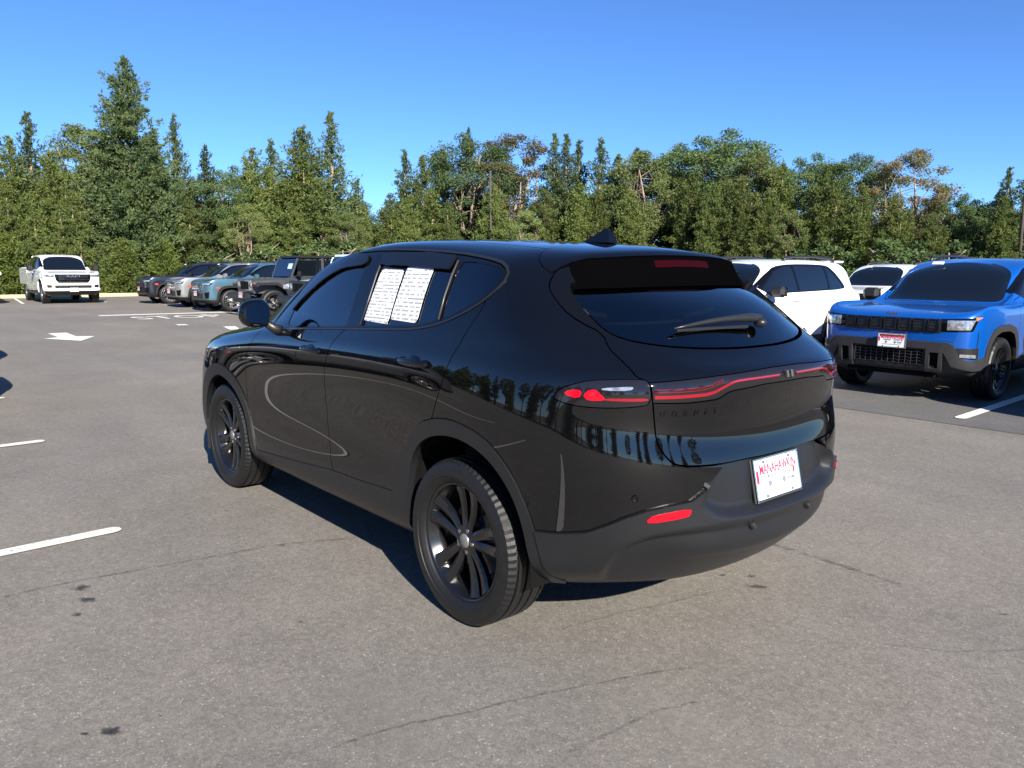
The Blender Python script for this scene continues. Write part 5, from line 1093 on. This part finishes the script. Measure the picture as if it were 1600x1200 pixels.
for a in [('cedar_a', -30, 205, 1), ('cedar_b', 3, 196, 2), ('cedar_a', 32, 218, .5), ('spire', 62, 178, 2.5), ('cedar_c', 92, 240, .5), ('oak_b', 140, 200, 5), ('cedar_big', 214, 93, 1.5), ('cedar_b', 285, 185, 4, .8), ('cedar_c', 120, 300, -.8, .9), ('cedar_a', 300, 300, 0), ('cedar_b', 330, 232, 3), ('oak_a', 365, 262, 3), ('cedar_c', 402, 236, 2), ('cedar_b', 430, 222, 4), ('pine', 478, 204, 1, 1.1), ('spire', 523, 176, 1.5, 1.05), ('oak_b', 385, 320, 0), ('cedar_a', 560, 285, 3), ('oak_b', 545, 335, 0, 1.1), ('cedar_b', 634, 238, 2), ('cedar_a', 662, 246, 0), ('cedar_b', 694, 238, 3), ('cedar_c', 612, 305, .5), ('oak_a', 738, 212, 4), ('oak_r', 800, 205, 4, 1.1), ('cedar_b', 733, 205, 5, .7), ('pine', 770, 290, 0), ('spire', 864, 210, 3), ('spire', 882, 211, 2.5), ('cedar_b', 902, 224, 3), ('pine', 906, 290, 0, 1.1), ('cedar_b', 934, 220, 1), ('pine', 930, 300, 0), ('cedar_a', 962, 245, 2), ('oak_b', 1004, 240, 1.0, 1.1), ('cedar_b', 990, 236, 4), ('oak_a', 1075, 225, 6, 1.1), ('oak_a', 1118, 208, 5, 1.3), ('oak_b', 1170, 245, 2, 1.1), ('pine', 1078, 275, 0), ('pine', 1150, 285, -1), ('pine', 1195, 300, -1), ('pine', 985, 300, -1), ('pine', 1110, 290, -1.5), ('pine', 640, 310, -.5), ('cedar_a', 1215, 258, 1), ('oak_a', 1250, 243, 4), ('cedar_c', 1285, 262, .5), ('oak_a', 1322, 240, 4), ('cedar_a', 1340, 290, 0), ('oak_r', 1402, 234, 3, 1.15), ('cedar_c', 1390, 305, 0), ('oak_r', 1450, 308, 2), ('oak_a', 1487, 304, 3), ('cedar_c', 1450, 335, 0), ('oak_a', 1525, 312, 2), ('cedar_b', 1563, 266, 2), ('cedar_b', 1594, 252, 1), ('pine', 1560, 310, -.5), ('cedar_a', 1640, 260, 1), ('oak_b', 1230, 330, -.5), ('cedar_a', 1120, 320, -.5), ('cedar_c', 850, 300, .5), ('oak_b', 820, 330, 0), ('cedar_a', 700, 315, -.5), ('cedar_c', 460, 310, 0), ('cedar_c', 20, 290, -.5), ('cedar_a', 60, 320, -1)]: skyline_tree(*a)
for i, px in enumerate(range(-60, 1700, 46)):                        # the wood behind
    skyline_tree(('cedar_a', 'oak_a', 'cedar_c', 'cedar_b')[i % 4], px+rnd.uniform(-10, 10), (345 if 540 < px < 620 else rnd.uniform(295, 330)), rnd.uniform(7, 11), 1.3)
for px, top, b in ((195, 378, -2.6), (258, 378, -2.2), (12, 368, -2.4), (75, 392, -1.6), (170, 405, -1.4)): skyline_tree('sapling', px, top, b, 1.1)
for i, px in enumerate(range(330, 1640, 95)): skyline_tree('bush', px+rnd.uniform(-12, 12), rnd.uniform(368, 392), rnd.uniform(-1.0, .8), 1.25)
for i in range(30):                                                  # across the lot, seen in the paint and the glass
    tree(('cedar_a', 'oak_a', 'spire', 'cedar_c', 'oak_b')[i % 5], -34+3.6*i+rnd.uniform(-1.5, 1.5), 37+rnd.uniform(-2, 5), rnd.uniform(7.5, 11), 1.1, True)
for i in range(7): tree(('oak_a', 'cedar_c', 'cedar_a')[i % 3], -46+rnd.uniform(-3, 2), -24+9*i+rnd.uniform(-2, 2), rnd.uniform(7, 9.5), 1.1, True)
# tangle of understorey leaves and dead branches along the edge: nobody could count them
lv = Leaves(77); r = lv.r; dead = MB()
for px in np.linspace(-40, 1640, 420):
    p, t_ = edge_hit(px, r.uniform(-1.2, 3.0)); n = 34; c = np.array([p[0], p[1], 0])+np.stack([r.normal(0, .5, n), r.normal(0, .5, n), np.abs(r.normal(0, .75, n))], 1)
    lv.add(c, unit(r, n)+np.array([0, 0, .4]), r.uniform(.15, .35, n), r.uniform(.04, .08, n))
    if r.rand() < .42:
        a = r.uniform(0, 6.28); L_ = r.uniform(.8, 2.4); q = np.array([p[0], p[1], r.uniform(.1, 1.6)]); e = q+np.array([math.cos(a)*L_, math.sin(a)*L_, r.uniform(-.2, 1.5)]); dead.tube([q, (q+e)/2+r.normal(size=3)*.15, e], [.035, .025, .008], 5)
me = lv.build('undergrowth', MAT['cedar']); o = bpy.data.objects.new('undergrowth', me); COL.objects.link(o); tag(o, 'tangled low growth along the foot of the woodland', 'undergrowth', kind='stuff')
o = dead.build('dead_branches', MAT['deadwood']); tag(o, 'pale dead branches tangled at the foot of the woodland', 'branches', kind='stuff')

for px, top, h in ((767, 268, 0), (1591, 200, 0)):                   # two thin poles standing among the trees
    p, t_ = edge_hit(px, -.6); d = px_ray(px, top); k = math.hypot(*(p-CAM_POS[:2]))/math.hypot(d[0], d[1]); z = CAM_POS[2]+k*d[2]
    e = empty('utility_pole', (p[0], p[1], 0)); tag(e, 'thin dark utility pole among the trees '+('above the black crossover' if px < 1000 else 'behind the blue suv'), 'pole', 'utility poles at the woodland edge')
    MB().tube([(0, 0, -.3), (.02, 0, z*.5), (.05, .02, z)], [.085, .075, .065], 8).build('shaft', mat('weathered_pole', (.06, .05, .045), rough=.9), e, True)
    MB().box((.05, .02, z), (.16, .16, .10), .03).build('pole_cap', MAT['steel'], e)
